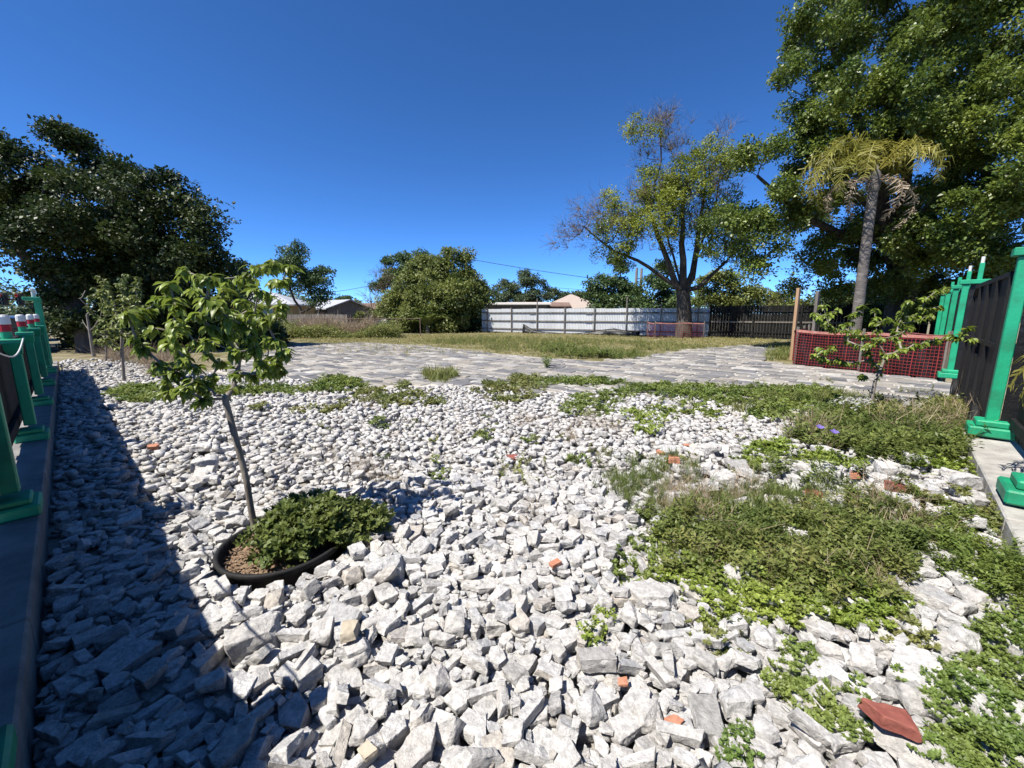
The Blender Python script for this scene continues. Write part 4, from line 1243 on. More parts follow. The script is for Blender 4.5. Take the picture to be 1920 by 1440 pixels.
make_tree('half_bare_tree', 'half bare oak with yellow green leaf tufts in front of the back fence', (bx.x, 26.2), [(1283, 600), (1282, 570), (1280, 545)],
          [(1325, 300, 32, 26), (1350, 320, 22, 26), (1280, 330, 30, 25.5), (1235, 360, 30, 25.5), (1200, 390, 26, 26), (1235, 420, 26, 25), (1190, 440, 24, 25.5), (1160, 400, 16, 26), (1150, 370, 14, 26), (1250, 385, 24, 25.5), (1215, 335, 18, 26), (1190, 240, 8, 26, 2), (1220, 248, 6, 26, 2), (1140, 430, 26, 26, .6), (1170, 470, 22, 26, .6), (1300, 370, 36, 26, .6), (1270, 440, 30, 26, .5), (1320, 400, 30, 26, .6)],
          103, 'leaf_yellow', 'bark', dens=2.6, ysp=1.1, trunk_r=.5, rtip=.013, pw=.42, per=36, clump=.75, leaf_s=.25, up=.5, bias=.15, flatz=.9,
          limbs=[([(1268, 535, 26.1), (1252, 490, 26), (1232, 440, 25.9), (1215, 390, 26), (1205, 340, 26)], 0.23, 0.06), ([(1281, 515, 26), (1278, 460, 25.7), (1280, 400, 25.6), (1288, 335, 25.6)], 0.25, 0.06), ([(1298, 520, 26.4), (1306, 470, 26.5), (1312, 420, 26.4), (1322, 350, 26.3)], 0.23, 0.06),
                 ([(1308, 540, 26.2), (1335, 515, 26.0), (1362, 490, 26), (1390, 455, 26)], 0.17, 0.05), ([(1250, 525, 26.2), (1215, 500, 26), (1175, 480, 26), (1130, 455, 26), (1095, 425, 26)], 0.14, 0.04), ([(1225, 350, 26), (1240, 300, 26), (1238, 245, 26)], 0.08, 0.03), ([(1340, 400, 26.4), (1350, 330, 26.2)], 0.11, 0.04)],
          second=([(1345, 425, 34, 25), (1330, 455, 24, 25), (1365, 390, 24, 26), (1390, 440, 30, 26), (1370, 480, 20, 26), (1395, 500, 16, 26), (1140, 470, 18, 26), (1165, 490, 12, 26), (1240, 500, 12, 27), (1130, 440, 12, 26)], 'leaf_oak'),
          bare=[(1250, 330, 50, 26, .25), (1200, 420, 50, 26, .2), (1160, 430, 40, 26, .25), (1085, 410, 26, 26, .7), (1075, 450, 22, 26, .6), (1110, 430, 22, 26, .4), (1240, 230, 22, 26, .9), (1255, 260, 24, 26, .5), (1215, 270, 24, 26, .4), (1275, 280, 22, 26, .4), (1300, 360, 40, 26, .4), (1340, 360, 34, 26, .4), (1140, 410, 24, 26, .4), (1345, 270, 14, 26, .6), (1270, 420, 40, 26, .4), (1310, 420, 36, 26, .4), (1180, 360, 20, 26, .4)])
# second stem of the half bare tree shows beside the first: a thick fused pair
# ------------------------------------------------------------------ shrubs and trees behind the lot
def bg(name, label, base_u, base_y, blobs, seed, leaf, **kw):
    q = at(base_u, 600, base_y)
    k = dict(dens=.9, per=40, clump=1.0, leaf_s=.5, rtip=.03, ysp=1.0, up=.6); k.update(kw)
    top = min(b[1] + b[2] * .3 for b in blobs)
    tp = k.pop('trunk_px', [(base_u, 600), (base_u, 585)])
    return make_tree(name, label, (q.x, base_y), tp, blobs, seed, leaf, **k)
Y = 37
bg('shrub', 'large rounded olive green shrub clump left of the white fence', 815, Y, [(765, 545, 34, Y), (805, 520, 36, Y), (850, 508, 34, Y), (880, 545, 36, Y + 1), (745, 580, 30, Y), (800, 570, 42, Y - 1.5), (850, 560, 44, Y - 1.5), (895, 585, 26, Y), (875, 490, 12, Y), (845, 482, 10, Y), (770, 602, 22, Y - 2), (830, 602, 28, Y - 2), (905, 555, 18, Y), (780, 510, 14, Y)],
   201, 'leaf_shrub', dens=1.8, per=44, clump=.85, leaf_s=.42, protos=SPRAY, cat='shrub', flatz=.9)
bg('tree', 'dark green tree rising behind the olive shrub clump', 765, 52, [(740, 500, 24, 52), (765, 492, 18, 52), (800, 492, 20, 52), (725, 520, 20, 52), (760, 520, 30, 52), (830, 490, 14, 52), (710, 535, 14, 52)], 202, 'leaf_mid', leaf_s=.5)
bg('dead_bush', 'grey leafless bush at the left side of the olive shrub', 706, 39, [(712, 590, 6, 39, .4)], 203, 'leaf_shrub', bare=[(705, 545, 24, 39, 1.6), (715, 525, 20, 39, 1.4), (700, 565, 18, 39, 1.4), (725, 560, 22, 39), (740, 530, 16, 39)], dens=.55, clump=.8, cat='bush', rtip=.018)
bg('tree', 'green tree right of the olive shrub behind the white shed', 965, 58, [(940, 545, 24, 58), (975, 530, 22, 58), (1000, 540, 22, 58), (1018, 552, 16, 58), (960, 560, 26, 58), (990, 565, 24, 58), (985, 515, 8, 58), (915, 560, 20, 58)], 204, 'leaf_far', dens=0.72)
bg('tree', 'low distant trees mass between shed tree and pink roof', 1075, 85, [(1035, 555, 16, 85), (1060, 550, 14, 85), (1085, 556, 16, 85), (1105, 552, 14, 85), (1060, 565, 16, 85)], 205, 'leaf_far', dens=0.48, leaf_s=.8)
bg('tree', 'green tree right of the pink roof with a pale upper tuft', 1140, 42, [(1150, 545, 28, 42), (1120, 560, 22, 42), (1175, 560, 26, 42), (1135, 525, 14, 42), (1160, 505, 12, 42), (1150, 485, 8, 42), (1190, 575, 22, 42), (1140, 575, 24, 42), (1115, 535, 8, 42)], 206, 'leaf_mid', dens=1.08, per=34)
bg('tree', 'dense green tree right behind the trunk of the half bare tree', 1235, 40, [(1225, 540, 24, 40), (1245, 565, 26, 40), (1215, 575, 22, 40), (1250, 520, 16, 40), (1265, 545, 18, 40), (1235, 505, 10, 40)], 207, 'leaf_mid', dens=1.08, per=34)
bg('tree', 'yellow green leafy tree over the black back fence', 1375, 35, [(1330, 545, 28, 35), (1365, 550, 30, 35), (1405, 555, 26, 35), (1345, 520, 18, 35), (1310, 565, 20, 35), (1440, 560, 20, 35), (1425, 540, 12, 35), (1380, 570, 26, 35), (1460, 572, 14, 35)], 208, 'leaf_shrub', dens=1.20, per=36, clump=.8, leaf_s=.42)
bg('tree', 'tall narrow blue green tree behind the potted sapling', 565, 47, [(545, 475, 18, 47), (560, 465, 12, 47), (570, 500, 28, 47), (590, 520, 24, 47), (600, 545, 18, 47), (565, 532, 22, 47), (545, 510, 22, 47), (610, 505, 8, 47), (595, 560, 10, 47)], 209, 'leaf_mid', dens=0.96, per=30)
bg('tree', 'small round tree above the grey gabled house', 648, 85, [(648, 566, 12, 85), (640, 574, 10, 85), (658, 572, 9, 85)], 210, 'leaf_mid', dens=0.72, leaf_s=.7)
bg('tree', 'low green tree in front of the white brown roofed house', 672, 48, [(676, 592, 8, 48), (684, 598, 9, 48), (670, 600, 7, 48)], 211, 'leaf_shrub', dens=1.44, leaf_s=.4, clump=.5, cat='shrub')
bg('tree', 'dark tree top showing right of the shade tree', 450, 40, [(445, 510, 16, 40), (460, 515, 12, 40), (430, 530, 20, 40), (470, 540, 16, 40), (455, 560, 20, 40)], 212, 'leaf_mid', dens=0.96)
bg('tree', 'thorny bare grey tree behind the right end of the back fence', 1500, 30, [(1490, 575, 8, 30, .4)], 213, 'leaf_shrub', bare=[(1500, 560, 20, 30, 1.2), (1520, 565, 18, 30, 1.2), (1480, 565, 14, 30)], dens=.5, clump=.6, rtip=.015)
bg('tree', 'dark leafy tree overhanging the fence corner behind the palm', 1600, 27, [(1560, 560, 26, 27), (1600, 560, 30, 27), (1640, 550, 34, 26), (1680, 560, 36, 26), (1720, 570, 36, 25), (1770, 560, 40, 24), (1820, 560, 40, 22), (1880, 550, 44, 20), (1940, 530, 50, 18)], 214, 'leaf_dark', dens=1.44, per=36, clump=.8, leaf_s=.42, ysp=1.0)
print('trees done')

# far tree line: one mass
rng = np.random.default_rng(77)
N = 5200
ang = rng.uniform(-1.25, 1.25, N); dist_ = rng.uniform(115, 170, N)
hh = 4.6 + 2.8 * np.abs(np.sin(ang * 9.3)) * np.abs(np.sin(ang * 23.7 + 1)) + 1.0 * np.sin(ang * 61)
P = np.stack([np.sin(ang) * dist_, np.cos(ang) * dist_, rng.uniform(.1, 1, N) ** .7 * hh + ZG], 1)
V, F = scatter(SPRAY, P, rand_rots(np.array([0, -.3, .8]) + rng.normal(0, .5, (N, 3)), rng), rng.uniform(1.2, 2.4, N), rng)
tag(link('treeline', np_mesh('treeline', V, F), M['leaf_far']), 'far line of hazy green trees along the horizon', kind='stuff')

# ------------------------------------------------------------------ palms
def frond_mesh(L, droop, rng, nl=30, ll=.55, hang=.5, wind=(0, 0, 0), w=.022, rough=.12):
    """feather frond leaving the origin along +x and arching down"""
    pts = []
    p = np.zeros(3); d = np.array([math.cos(.9), 0, math.sin(.9)])
    n = 14
    for i in range(n + 1):
        pts.append(p.copy())
        d = d + np.array([0, 0, -droop * (i / n) * 2.2 / n * 3]) + np.array(wind) / n
        d /= np.linalg.norm(d); p = p + d * L / n
    mb = MB()
    mb.tube(pts, [.03 * (1 - .8 * i / n) for i in range(n + 1)], 4)
    for k in range(nl):
        t = .14 + .86 * (k + .5) / nl
        f = t * n; i = min(int(f), n - 1); q = pts[i] + (pts[i + 1] - pts[i]) * (f - i)
        tg = pts[i + 1] - pts[i]; tg = tg / np.linalg.norm(tg)
        side = np.cross(tg, [0, 0, 1.0]); side /= max(np.linalg.norm(side), 1e-4)
        ln = ll * math.sin(PI * (t * .86 + .1)) ** .6 * rng.uniform(.65, 1.15)
        for s in (-1, 1):
            dv = side * s * .8 + tg * .55 + np.array([0, 0, .05]) + rng.normal(0, rough, 3)
            dv /= np.linalg.norm(dv)
            m1 = q + dv * ln * .5; dv2 = dv + np.array([0, 0, -hang * 1.6]); dv2 /= np.linalg.norm(dv2)
            e = m1 + dv2 * ln * .5
            wv = tg * w
            mb.add([q - wv * .6, q + wv * .6, m1 + wv, m1 - wv, e], [(0, 1, 2, 3), (3, 2, 4)])
    return mb
pb = at(1608, 590, 15.6); ptop = at(1640, 335, 15.6)
PM = empty('palm_tree', (pb.x, pb.y, ZG))
tag(PM, 'tall palm with wind blown yellow green crown and grey trunk', 'palm')
tp = [Vector((0, 0, 0)), Vector((.02, 0, .6)), Vector(((ptop.x - pb.x) * .4, 0, 3.0)), Vector((ptop.x - pb.x, 0, ptop.z - ZG))]
pts = []
for i in range(19):
    t = i / 18 * 3; k = min(int(t), 2); pts.append(tp[k].lerp(tp[k + 1], t - k))
MB().tube(pts, [.25, .22, .20] + [.185 - .0025 * i + .008 * (i % 2) for i in range(16)], 12).build('trunk', M['palmbark'], PM, True)
rp = np.random.default_rng(9)
top_l = Vector((ptop.x - pb.x, 0, ptop.z - ZG))
MB().lathe([(.17, -.45), (.21, -.15), (.17, .15), (.05, .45), (0, .5)], top_l, 10).build('crown_shaft', M['palmbark'], PM, True)
for i, (az, el, L, dr) in enumerate(((2.5, .25, 3.2, 1.2), (2.8, .05, 3.5, 1.25), (3.05, .35, 3.3, 1.2), (3.3, .1, 3.6, 1.3), (3.55, .4, 3.1, 1.2), (3.9, .2, 3.2, 1.2), (2.2, .1, 3.0, 1.2), (3.2, -.25, 2.9, 1.2), (2.7, .5, 2.8, 1.3),
                                     (.1, -.1, 2.7, .9), (-.25, .1, 2.6, 1.1), (.5, .2, 2.5, 1.2), (1.5, -.1, 2.6, 1.0), (4.6, .2, 2.7, 1.2), (5.4, .3, 2.6, 1.2), (1.0, .3, 2.4, 1.2))):
    o = frond_mesh(L, dr, rp, 44, .75, .9, rough=.3, w=.017).build('frond', M['leaf_palm'], PM)
    o.location = top_l + Vector((0, 0, .2)); o.rotation_euler = (rp.normal(0, .15), el, az)
for i, (az, el) in enumerate(((2.9, .75), (3.5, .85), (-.2, 1.0), (4.6, 1.0))):
    o = frond_mesh(rp.uniform(2.2, 2.9), 1.3, rp, 34, .42, 1.2, w=.02, rough=.4).build('dead_frond', M['leaf_palmdead'], PM)
    o.location = top_l + Vector((0, 0, -.05)); o.rotation_euler = (rp.normal(0, .1), el, az)
# young palm just outside the right fence, its fronds reach into view
yp = PR(5.45, -1.85)
YP = empty('young_palm', (yp.x, yp.y, ZG))
tag(YP, 'young palm with arching green fronds leaning over the right fence', 'palm')
MB().tube([(0, 0, 0), (.02, .02, .5), (.0, .05, 1.05)], [.13, .10, .07], 10).build('trunk', M['palmbark'], YP, True)
for i, (az, el, L) in enumerate(((2.55, .1, 1.5), (2.2, .25, 1.35), (2.95, .2, 1.3), (1.6, .1, 1.3), (3.6, .2, 1.2), (.6, .1, 1.3), (-.6, .1, 1.3), (-1.6, .1, 1.2), (4.2, .1, 1.2))):
    o = frond_mesh(L, .95, rp, 26, .36, .5, w=.014).build('frond', M['leaf_palm'], YP)
    o.location = (0, .05, 1.05); o.rotation_euler = (0, el, az)
# small palm bush in front of the olive shrub
q = at(802, 606, 34)
SPB = empty('small_palm', (q.x, q.y, ZG))
tag(SPB, 'small spiky palm bush in front of the olive shrub clump', 'palm')
MB().tube([(0, 0, 0), (0, 0, .6)], [.2, .15], 8).build('trunk', M['palmbark'], SPB)
for i in range(14):
    o = frond_mesh(rp.uniform(1.6, 2.2), .5, rp, 22, .5, .3, w=.03).build('frond', M['leaf_shrub'], SPB)
    o.location = (0, 0, .55); o.rotation_euler = (0, rp.uniform(-.3, .3), 2 * PI * i / 14)

# ------------------------------------------------------------------ saplings with single leaves
def big_leaf(rng, L=1.0, W=.27, curl=.5, n=5):
    V, F = [], []
    p = np.zeros(3); a = 0.0
    for i in range(n + 1):
        t = i / n
        wv = W * (math.sin(PI * min(1, t * 1.02) ** .8) if 0 < t < 1 else 0.02) * (1 if t < .6 else 1)
        V += [(p[0], -wv, p[2] + wv * .35), (p[0], 0, p[2]), (p[0], wv, p[2] + wv * .35)]
        a += curl / n
        p = p + np.array([math.cos(a), 0, -math.sin(a)]) * L / n
    for i in range(n):
        b = 3 * i
        F += [(b, b + 3, b + 4, b + 1), (b + 1, b + 4, b + 5, b + 2)]
    return np.array(V), np.array(F)
def sapling(name, label, base, stems, tips, seed, per, L, nsingle, bark='palebark', r0=.03, leafm_='leaf_sapling', yspread=.3, droop=.7, rtip=.0035, pw=.42):
    """stems: world points of the main stem; tips: (u, v, dy) pixel positions of leafy branch ends"""
    rng = np.random.default_rng(seed)
    E = empty(name, (base.x, base.y, base.z))
    o = np.array(base)
    T = [np.array(at(u, v, base.y + dy)) for u, v, dy in tips]
    pos, par, rad, tp = skeleton([np.array(s) for s in stems], T, rng, rtip, pw, seg=.09, wob=.05, bias=.25)
    rad[:len(stems)] = np.maximum(rad[:len(stems)], np.linspace(r0, r0 * .55, len(stems)))
    V, F = limb_mesh(pos - o, par, rad, 8)
    link('trunk', np_mesh('trunk', V, F, True), M[bark], E)
    protos = []
    for k in range(5):
        v, f = big_leaf(rng, 1.0, rng.uniform(.17, .235), rng.uniform(.5, 1.5))
        protos.append((v, f))
    meshes = [np_mesh('leaf', v * L, f, True) for v, f in protos]
    for m_ in meshes: m_.materials.append(M[leafm_])
    items = []
    nodes = [i for i in range(len(stems), len(pos)) if rad[i] < rtip * 2.2]
    for t in tp:
        # leaves along the last nodes of each branch
        chain = [t]
        while par[chain[-1]] > len(stems) and len(chain) < 6: chain.append(par[chain[-1]])
        for k in range(per):
            c = chain[min(int(abs(rng.normal(0, 2.0))), len(chain) - 1)]
            p = pos[c] + rng.normal(0, .012, 3)
            d = rng.normal(0, 1, 3); d[2] = -abs(d[2]) * .5 - droop + rng.uniform(0, .9)
            d += (pos[t] - pos[par[t]]) / max(np.linalg.norm(pos[t] - pos[par[t]]), 1e-4) * .5
            items.append((p, d, rng.uniform(.65, 1.15)))
    rng.shuffle(items)
    def mtx(p, d, s):
        d = Vector(d).normalized(); up = Vector((rng.normal(0, .4), rng.normal(0, .4), 1))
        y = up.cross(d).normalized(); z = d.cross(y)
        R = Matrix((d, y, z)).transposed()
        return R
    rest_v, rest_f, b = [], [], 0
    for i, (p, d, s) in enumerate(items):
        R = mtx(p, d, s); pl = Vector(p) - Vector(o)
        if i < nsingle:
            lo = bpy.data.objects.new('leaf', meshes[i % 5]); COL.objects.link(lo); lo.parent = E
            lo.location = pl; lo.rotation_euler = R.to_euler(); lo.scale = (s, s, s)
        else:
            v, f = protos[i % 5]
            rest_v.append(v * L * s @ np.array(R).T + np.array(pl)); rest_f.append(f + b); b += len(v)
    if rest_v: tag(link('leaves', np_mesh('leaves', np.concatenate(rest_v), np.concatenate(rest_f), True), M[leafm_], E), kind='stuff')
    print(name, len(items), 'leaves')
    return tag(E, label, 'sapling')
# pot ring with mulch
pot = empty('tree_pot', (POT.x, POT.y, ZG))
tag(pot, 'sunken black plastic tree pot filled with brown mulch', 'pot')
zr = .035 - ZG
MB().lathe([(POT_R - .03, 0), (POT_R - .015, zr - .05), (POT_R, zr - .045), (POT_R + .012, zr - .012), (POT_R + .004, zr), (POT_R - .014, zr - .004), (POT_R - .02, zr - .05), (POT_R - .04, .1)], (0, 0, 0), 40).build('rim', M['rubber'], pot, True)
mbs = MB(); n = 14; vs = []
for j in range(6):
    for k in range(n * 2):
        a = 2 * PI * k / (n * 2); r = (POT_R - .02) * j / 5
        vs.append((r * math.cos(a), r * math.sin(a), zr - .075 + .02 * mnoise.noise(Vector((r * math.cos(a) * 9, r * math.sin(a) * 9, 3)))))
mbs.add(vs, [(j * 2 * n + k, (j + 1) * 2 * n + k, (j + 1) * 2 * n + (k + 1) % (2 * n), j * 2 * n + (k + 1) % (2 * n)) for j in range(5) for k in range(2 * n)])
mbs.build('mulch', M['soil'], pot)
rng = np.random.default_rng(31)
chipV = np.array([(-.5, -.2, 0), (.5, -.2, .05), (.5, .2, 0), (-.5, .2, .05)]); chipF = np.array([(0, 1, 2, 3)])
n = 900; a = rng.uniform(0, 2 * PI, n); r = np.sqrt(rng.uniform(0, 1, n)) * (POT_R - .03)
P = np.stack([r * np.cos(a), r * np.sin(a), np.full(n, zr - .062) + rng.uniform(0, .012, n)], 1)
V, F = scatter([(chipV, chipF)], P, rand_rots(np.array([0, 0, 1.0]) + rng.normal(0, .35, (n, 3)), rng), rng.uniform(.015, .035, n), rng)
tag(link('wood_chips', np_mesh('wood_chips', V, F), M['soil'], pot), kind='stuff')
yb = gnd(477, 990, .02).y
st = [at(u, v, yb + dy) for u, v, dy in ((478, 992, 0), (470, 950, 0), (462, 900, 0), (452, 860, .01), (440, 815, .01), (429, 775, .02), (422, 748, .02))]
tips = [(345, 505, 0), (318, 535, -.2), (300, 560, .1), (262, 585, 0), (240, 592, -.1), (285, 615, .2), (272, 655, 0), (330, 575, -.25), (365, 545, .2), (395, 520, 0), (420, 545, -.2), (452, 520, .1), (480, 500, 0), (510, 492, -.1), (540, 500, .15), (515, 530, .25), (485, 545, -.25), (455, 565, 0),
        (405, 575, -.3), (372, 590, 0), (345, 615, .25), (318, 640, -.15), (340, 660, 0), (368, 690, -.1), (330, 700, 0), (318, 735, .1), (345, 730, -.2), (395, 640, -.3), (425, 625, .1), (460, 610, -.2), (495, 600, 0), (525, 575, 0), (505, 640, .2), (530, 660, 0), (480, 655, -.15), (450, 660, .2), (520, 690, .1), (410, 680, .3), (300, 690, .15), (385, 720, .1), (430, 590, .3), (470, 580, .3)]
sapling('potted_sapling', 'young leafy sapling with bent trunk growing in the black pot', st[0], st, tips, 41, 58, .08, 300, r0=.023, rtip=.0042)
yr = 6.2
st = [at(u, v, yr) for u, v in ((1634, 775), (1634, 755), (1637, 735), (1641, 715))]
tips = [(1530, 588, 0), (1545, 575, .3), (1570, 580, -.3), (1595, 592, .2), (1580, 610, 0), (1555, 612, .2), (1615, 575, 0), (1610, 620, -.3), (1640, 605, .2), (1665, 598, 0), (1690, 592, .3), (1650, 635, -.2), (1625, 650, 0), (1590, 640, .2), (1540, 655, 0), (1560, 650, -.3), (1572, 675, 0), (1530, 665, .2), (1680, 625, .2), (1705, 615, -.3), (1720, 590, .4), (1700, 570, .2), (1735, 560, .3), (1755, 545, .3), (1775, 540, .4), (1745, 590, 0), (1760, 575, .3), (1715, 645, 0), (1740, 640, .2), (1690, 655, 0), (1660, 665, .1), (1618, 705, .2), (1815, 615, -.2), (1822, 635, -.2), (1780, 630, 0), (1705, 565, .1), (1640, 580, .3)]
sapling('thin_sapling', 'spreading thin sapling with pale stems in front of the red net', st[0], st, tips, 42, 52, .098, 300, r0=.032, yspread=.5, rtip=.0055)
yl = 9.0
st = [at(u, v, yl) for u, v in ((233, 718), (231, 690), (228, 655), (229, 630))]
rngt = random.Random(6)
tips = [(225 + rngt.gauss(0, 24), v, rngt.uniform(-.5, .5)) for v in range(515, 640, 3)]
sapling('slim_sapling', 'slim upright sapling between the low fence and the potted sapling', st[0], st, tips, 43, 40, .115, 0, r0=.035, leafm_='leaf_shrub', rtip=.006)
yl = 13.0
st = [at(u, v, yl) for u, v in ((199, 678), (199, 660), (198, 640), (196, 620))]
tips = [(192 + rngt.gauss(0, 14), v, rngt.uniform(-.4, .4)) for v in range(535, 650, 5)]
sapling('slim_sapling', 'smaller thin sapling farther back beside the low fence end', st[0], st, tips, 44, 32, .14, 0, r0=.03, leafm_='leaf_shrub', rtip=.007)
yl = 14.6
st = [at(u, v, yl) for u, v in ((176, 668), (172, 645), (168, 620), (163, 590))]
tips = [(150, 560, 0), (175, 570, .3), (185, 600, 0), (190, 560, -.3), (160, 545, .2), (155, 600, .2), (181, 625, .1)]
sapling('bare_sapling', 'pale forked leafless stems in front of the dark shade tree', st[0], st, tips, 45, 2, .08, 0, r0=.06, leafm_='leaf_mid', rtip=.014)

# ------------------------------------------------------------------ weeds on the rubble, grass, scrub
def w_creep(rng, n=14):
    V, F = [], []
    for s in range(3):
        a0 = rng.uniform(0, 6.28); base = np.array([0, 0, 0.0]); d = np.array([math.cos(a0) * .6, math.sin(a0) * .6, .8])
        for k in range(5):
            p = base + d * (.2 + .22 * k); d = d + np.array([0, 0, -.08])
            for sg in (-1, 1):
                a = a0 + sg * rng.uniform(.8, 1.7) + rng.normal(0, .4)
                q = leafquad(p, np.array([math.cos(a), math.sin(a), rng.uniform(.0, .7)]), rng.uniform(.28, .45), rng.uniform(.08, .12), np.array([0, 0, 1.0]), .3)
                b = len(V); V += q; F.append((b, b + 1, b + 2, b + 3))
        for k in range(4):
            a = rng.uniform(0, 6.28); q = leafquad(p, np.array([math.cos(a), math.sin(a), .9]), .34, .09, np.array([0, 0, 1.0]), .3)
            b = len(V); V += q; F.append((b, b + 1, b + 2, b + 3))
    return np.array(V), np.array(F)
def w_grass(rng, n=12, w=.02, bend=.5):
    V, F = [], []
    for i in range(n):
        a = rng.uniform(0, 6.28); lean = rng.uniform(.1, .7); h = rng.uniform(.55, 1.1)
        o = np.array([rng.normal(0, .12), rng.normal(0, .12), 0]); d = np.array([math.cos(a), math.sin(a), 0]); s = np.array([-d[1], d[0], 0]) * w
        m = o + d * lean * h * .35 + np.array([0, 0, h * .6]); t = o + d * lean * h + np.array([0, 0, h * (1 - lean * bend)])
        b = len(V); V += [o - s, o + s, m + s * .8, m - s * .8, t + s * .1, t - s * .1]
        F += [(b, b + 1, b + 2, b + 3), (b + 3, b + 2, b + 4, b + 5)]
    return np.array(V), np.array(F)
def w_bush(rng, n=5):
    V, F = [], []
    for i in range(n):
        a = rng.uniform(0, 6.28); d = np.array([math.cos(a) * .45, math.sin(a) * .45, 1.0]) * rng.uniform(.6, 1.0)
        s = np.cross(d, rng.normal(size=3)); s /= np.linalg.norm(s); s *= .008
        b = len(V); V += [-s, s, d + s * .4, d - s * .4]; F.append((b, b + 1, b + 2, b + 3))
        for k in range(9):
            p = d * (.25 + .75 * k / 8); c = rng.uniform(0, 6.28)
            q = leafquad(p, np.array([math.cos(c), math.sin(c), rng.uniform(-.2, .7)]), rng.uniform(.16, .30), rng.uniform(.035, .06), np.array([0, 0, 1.0]), .3)
            b = len(V); V += q; F.append((b, b + 1, b + 2, b + 3))
    return np.array(V), np.array(F)
def w_dry(rng, n=16):
    V, F = [], []
    for i in range(n):
        p = np.array([rng.normal(0, .15), rng.normal(0, .15), 0]); d = np.array([rng.normal(0, .6), rng.normal(0, .6), 1.0])
        for s_ in range(3):
            q = p + d * rng.uniform(.18, .38); s = np.cross(d, rng.normal(size=3)); s /= np.linalg.norm(s); s *= .008
            b = len(V); V += [p - s, p + s, q + s * .6, q - s * .6]; F.append((b, b + 1, b + 2, b + 3))
            p = q; d = d + rng.normal(0, .5, 3)
    return np.array(V), np.array(F)
RW = np.random.default_rng(14)
WP = dict(creep=[w_creep(RW) for _ in range(6)], grass=[w_grass(RW) for _ in range(6)], bush=[w_bush(RW) for _ in range(6)], dry=[w_dry(RW) for _ in range(6)], finegrass=[w_grass(RW, 16, .012, .6) for _ in range(5)])
SEED = [500]
def sample_px(ells, dens, rng, gaps=.0, nscale=5.0, rag=.35):
    """points on the ground inside pixel ellipses, with ragged edges; density per square metre"""
    out = []
    for (u, v, ru, rv) in ells:
        c = [gnd(u + ru * 1.3 * a, min(1500, max(612, v + rv * 1.3 * b))) for a in (-1, 0, 1) for b in (-1, 0, 1)]
        x0, x1 = min(p.x for p in c), max(p.x for p in c); y0, y1 = min(p.y for p in c), max(p.y for p in c)
        n = int((x1 - x0) * (y1 - y0) * dens)
        if n < 1: n = 1
        X = rng.uniform(x0, x1, n); Yp = rng.uniform(y0, y1, n)
        U, Vv = pix_np(X, Yp, np.zeros(n))
        th = np.arctan2((Vv - v) / rv, (U - u) / ru)
        ph = rng.uniform(0, 6.28, 4)
        lim = 1 + rag * .5 * (np.sin(th * 2 + ph[0]) + .7 * np.sin(th * 3 + ph[1]) + .6 * np.sin(th * 5 + ph[2]) + .4 * np.sin(th * 9 + ph[3])) * .6
        rad = np.hypot((U - u) / ru, (Vv - v) / rv)
        k = rad < lim * rng.uniform(.72, 1.08, n)
        if gaps > 0:
            g = np.array([mnoise.noise(Vector((a * nscale, b * nscale, 7.0))) for a, b in zip(X[k], Yp[k])])
            kk = g > (-.5 + gaps); out.append(np.stack([X[k][kk], Yp[k][kk]], 1))
        else:
            out.append(np.stack([X[k], Yp[k]], 1))
    return np.concatenate(out)
def weeds(label, ells, typ, m, dens, size, gaps=0.0, name='weeds', lift=None, tilt=.25, rag=.5, sink=.02):
    SEED[0] += 1
    rng = np.random.default_rng(SEED[0])
    XY = sample_px(ells, dens, rng, gaps, rag=rag)
    n = len(XY)
    if n == 0: print('no weeds', label); return
    cRr = XY[:, 0] * nR.x + XY[:, 1] * nR.y; cLl = XY[:, 0] * nL.x + XY[:, 1] * nL.y
    keep = (cRr > -.99) & (cLl > -.25) & (np.hypot(XY[:, 0], XY[:, 1]) > .75); XY = XY[keep]; n = len(XY)
    z = height_np(XY[:, 0], XY[:, 1]) if lift is None else np.full(n, lift)
    z = z - sink
    P = np.stack([XY[:, 0], XY[:, 1], z], 1)
    V, F = scatter(WP[typ], P, rand_rots(np.array([0, 0, 1.0]) + rng.normal(0, tilt, (n, 3)), rng), size * rng.uniform(.6, 1.3, n), rng)
    o = link(name, np_mesh(name, V, F), M[m])
    return tag(o, label, kind='stuff')
# near right: the large mixed patch
weeds('dark fine grass at the back of the large weed patch', [(1215, 895, 110, 38), (1360, 950, 150, 55), (1500, 985, 140, 60), (1580, 940, 110, 40)], 'finegrass', 'weed_dark', 620, .13, .3, name='grass')
weeds('dark leafy weeds in the middle of the large weed patch', [(1480, 1010, 200, 65), (1600, 1060, 130, 75), (1660, 1000, 110, 60), (1330, 985, 120, 40)], 'bush', 'weed_dark', 800, .12, .26)
weeds('bright yellow green weeds along the front of the large weed patch', [(1420, 1085, 150, 65), (1540, 1120, 140, 70), (1350, 1060, 120, 40), (1620, 1140, 70, 45)], 'creep', 'weed_bright', 1700, .058, .27)
weeds('green leafy weeds reaching left from the large weed patch', [(1200, 1055, 90, 32), (1290, 1030, 110, 36), (1260, 985, 70, 30)], 'creep', 'weed_mid', 750, .065, .45)
weeds('mid green weeds filling the centre of the large weed patch', [(1440, 1030, 190, 70), (1580, 1080, 150, 70)], 'creep', 'weed_mid', 1000, .062, .28)
weeds('dry grey brown stalks on top of the large weed patch', [(1285, 935, 60, 26), (1400, 925, 45, 26), (1700, 985, 70, 36), (1640, 940, 60, 30), (1330, 1000, 45, 20)], 'dry', 'weed_dry', 150, .15, 0, name='dry_stalks')
weeds('green leafy weeds beside the right kerb near the green plinth', [(1860, 1070, 110, 55), (1790, 1010, 80, 40), (1900, 1130, 60, 50)], 'bush', 'weed_mid', 620, .12, .25)
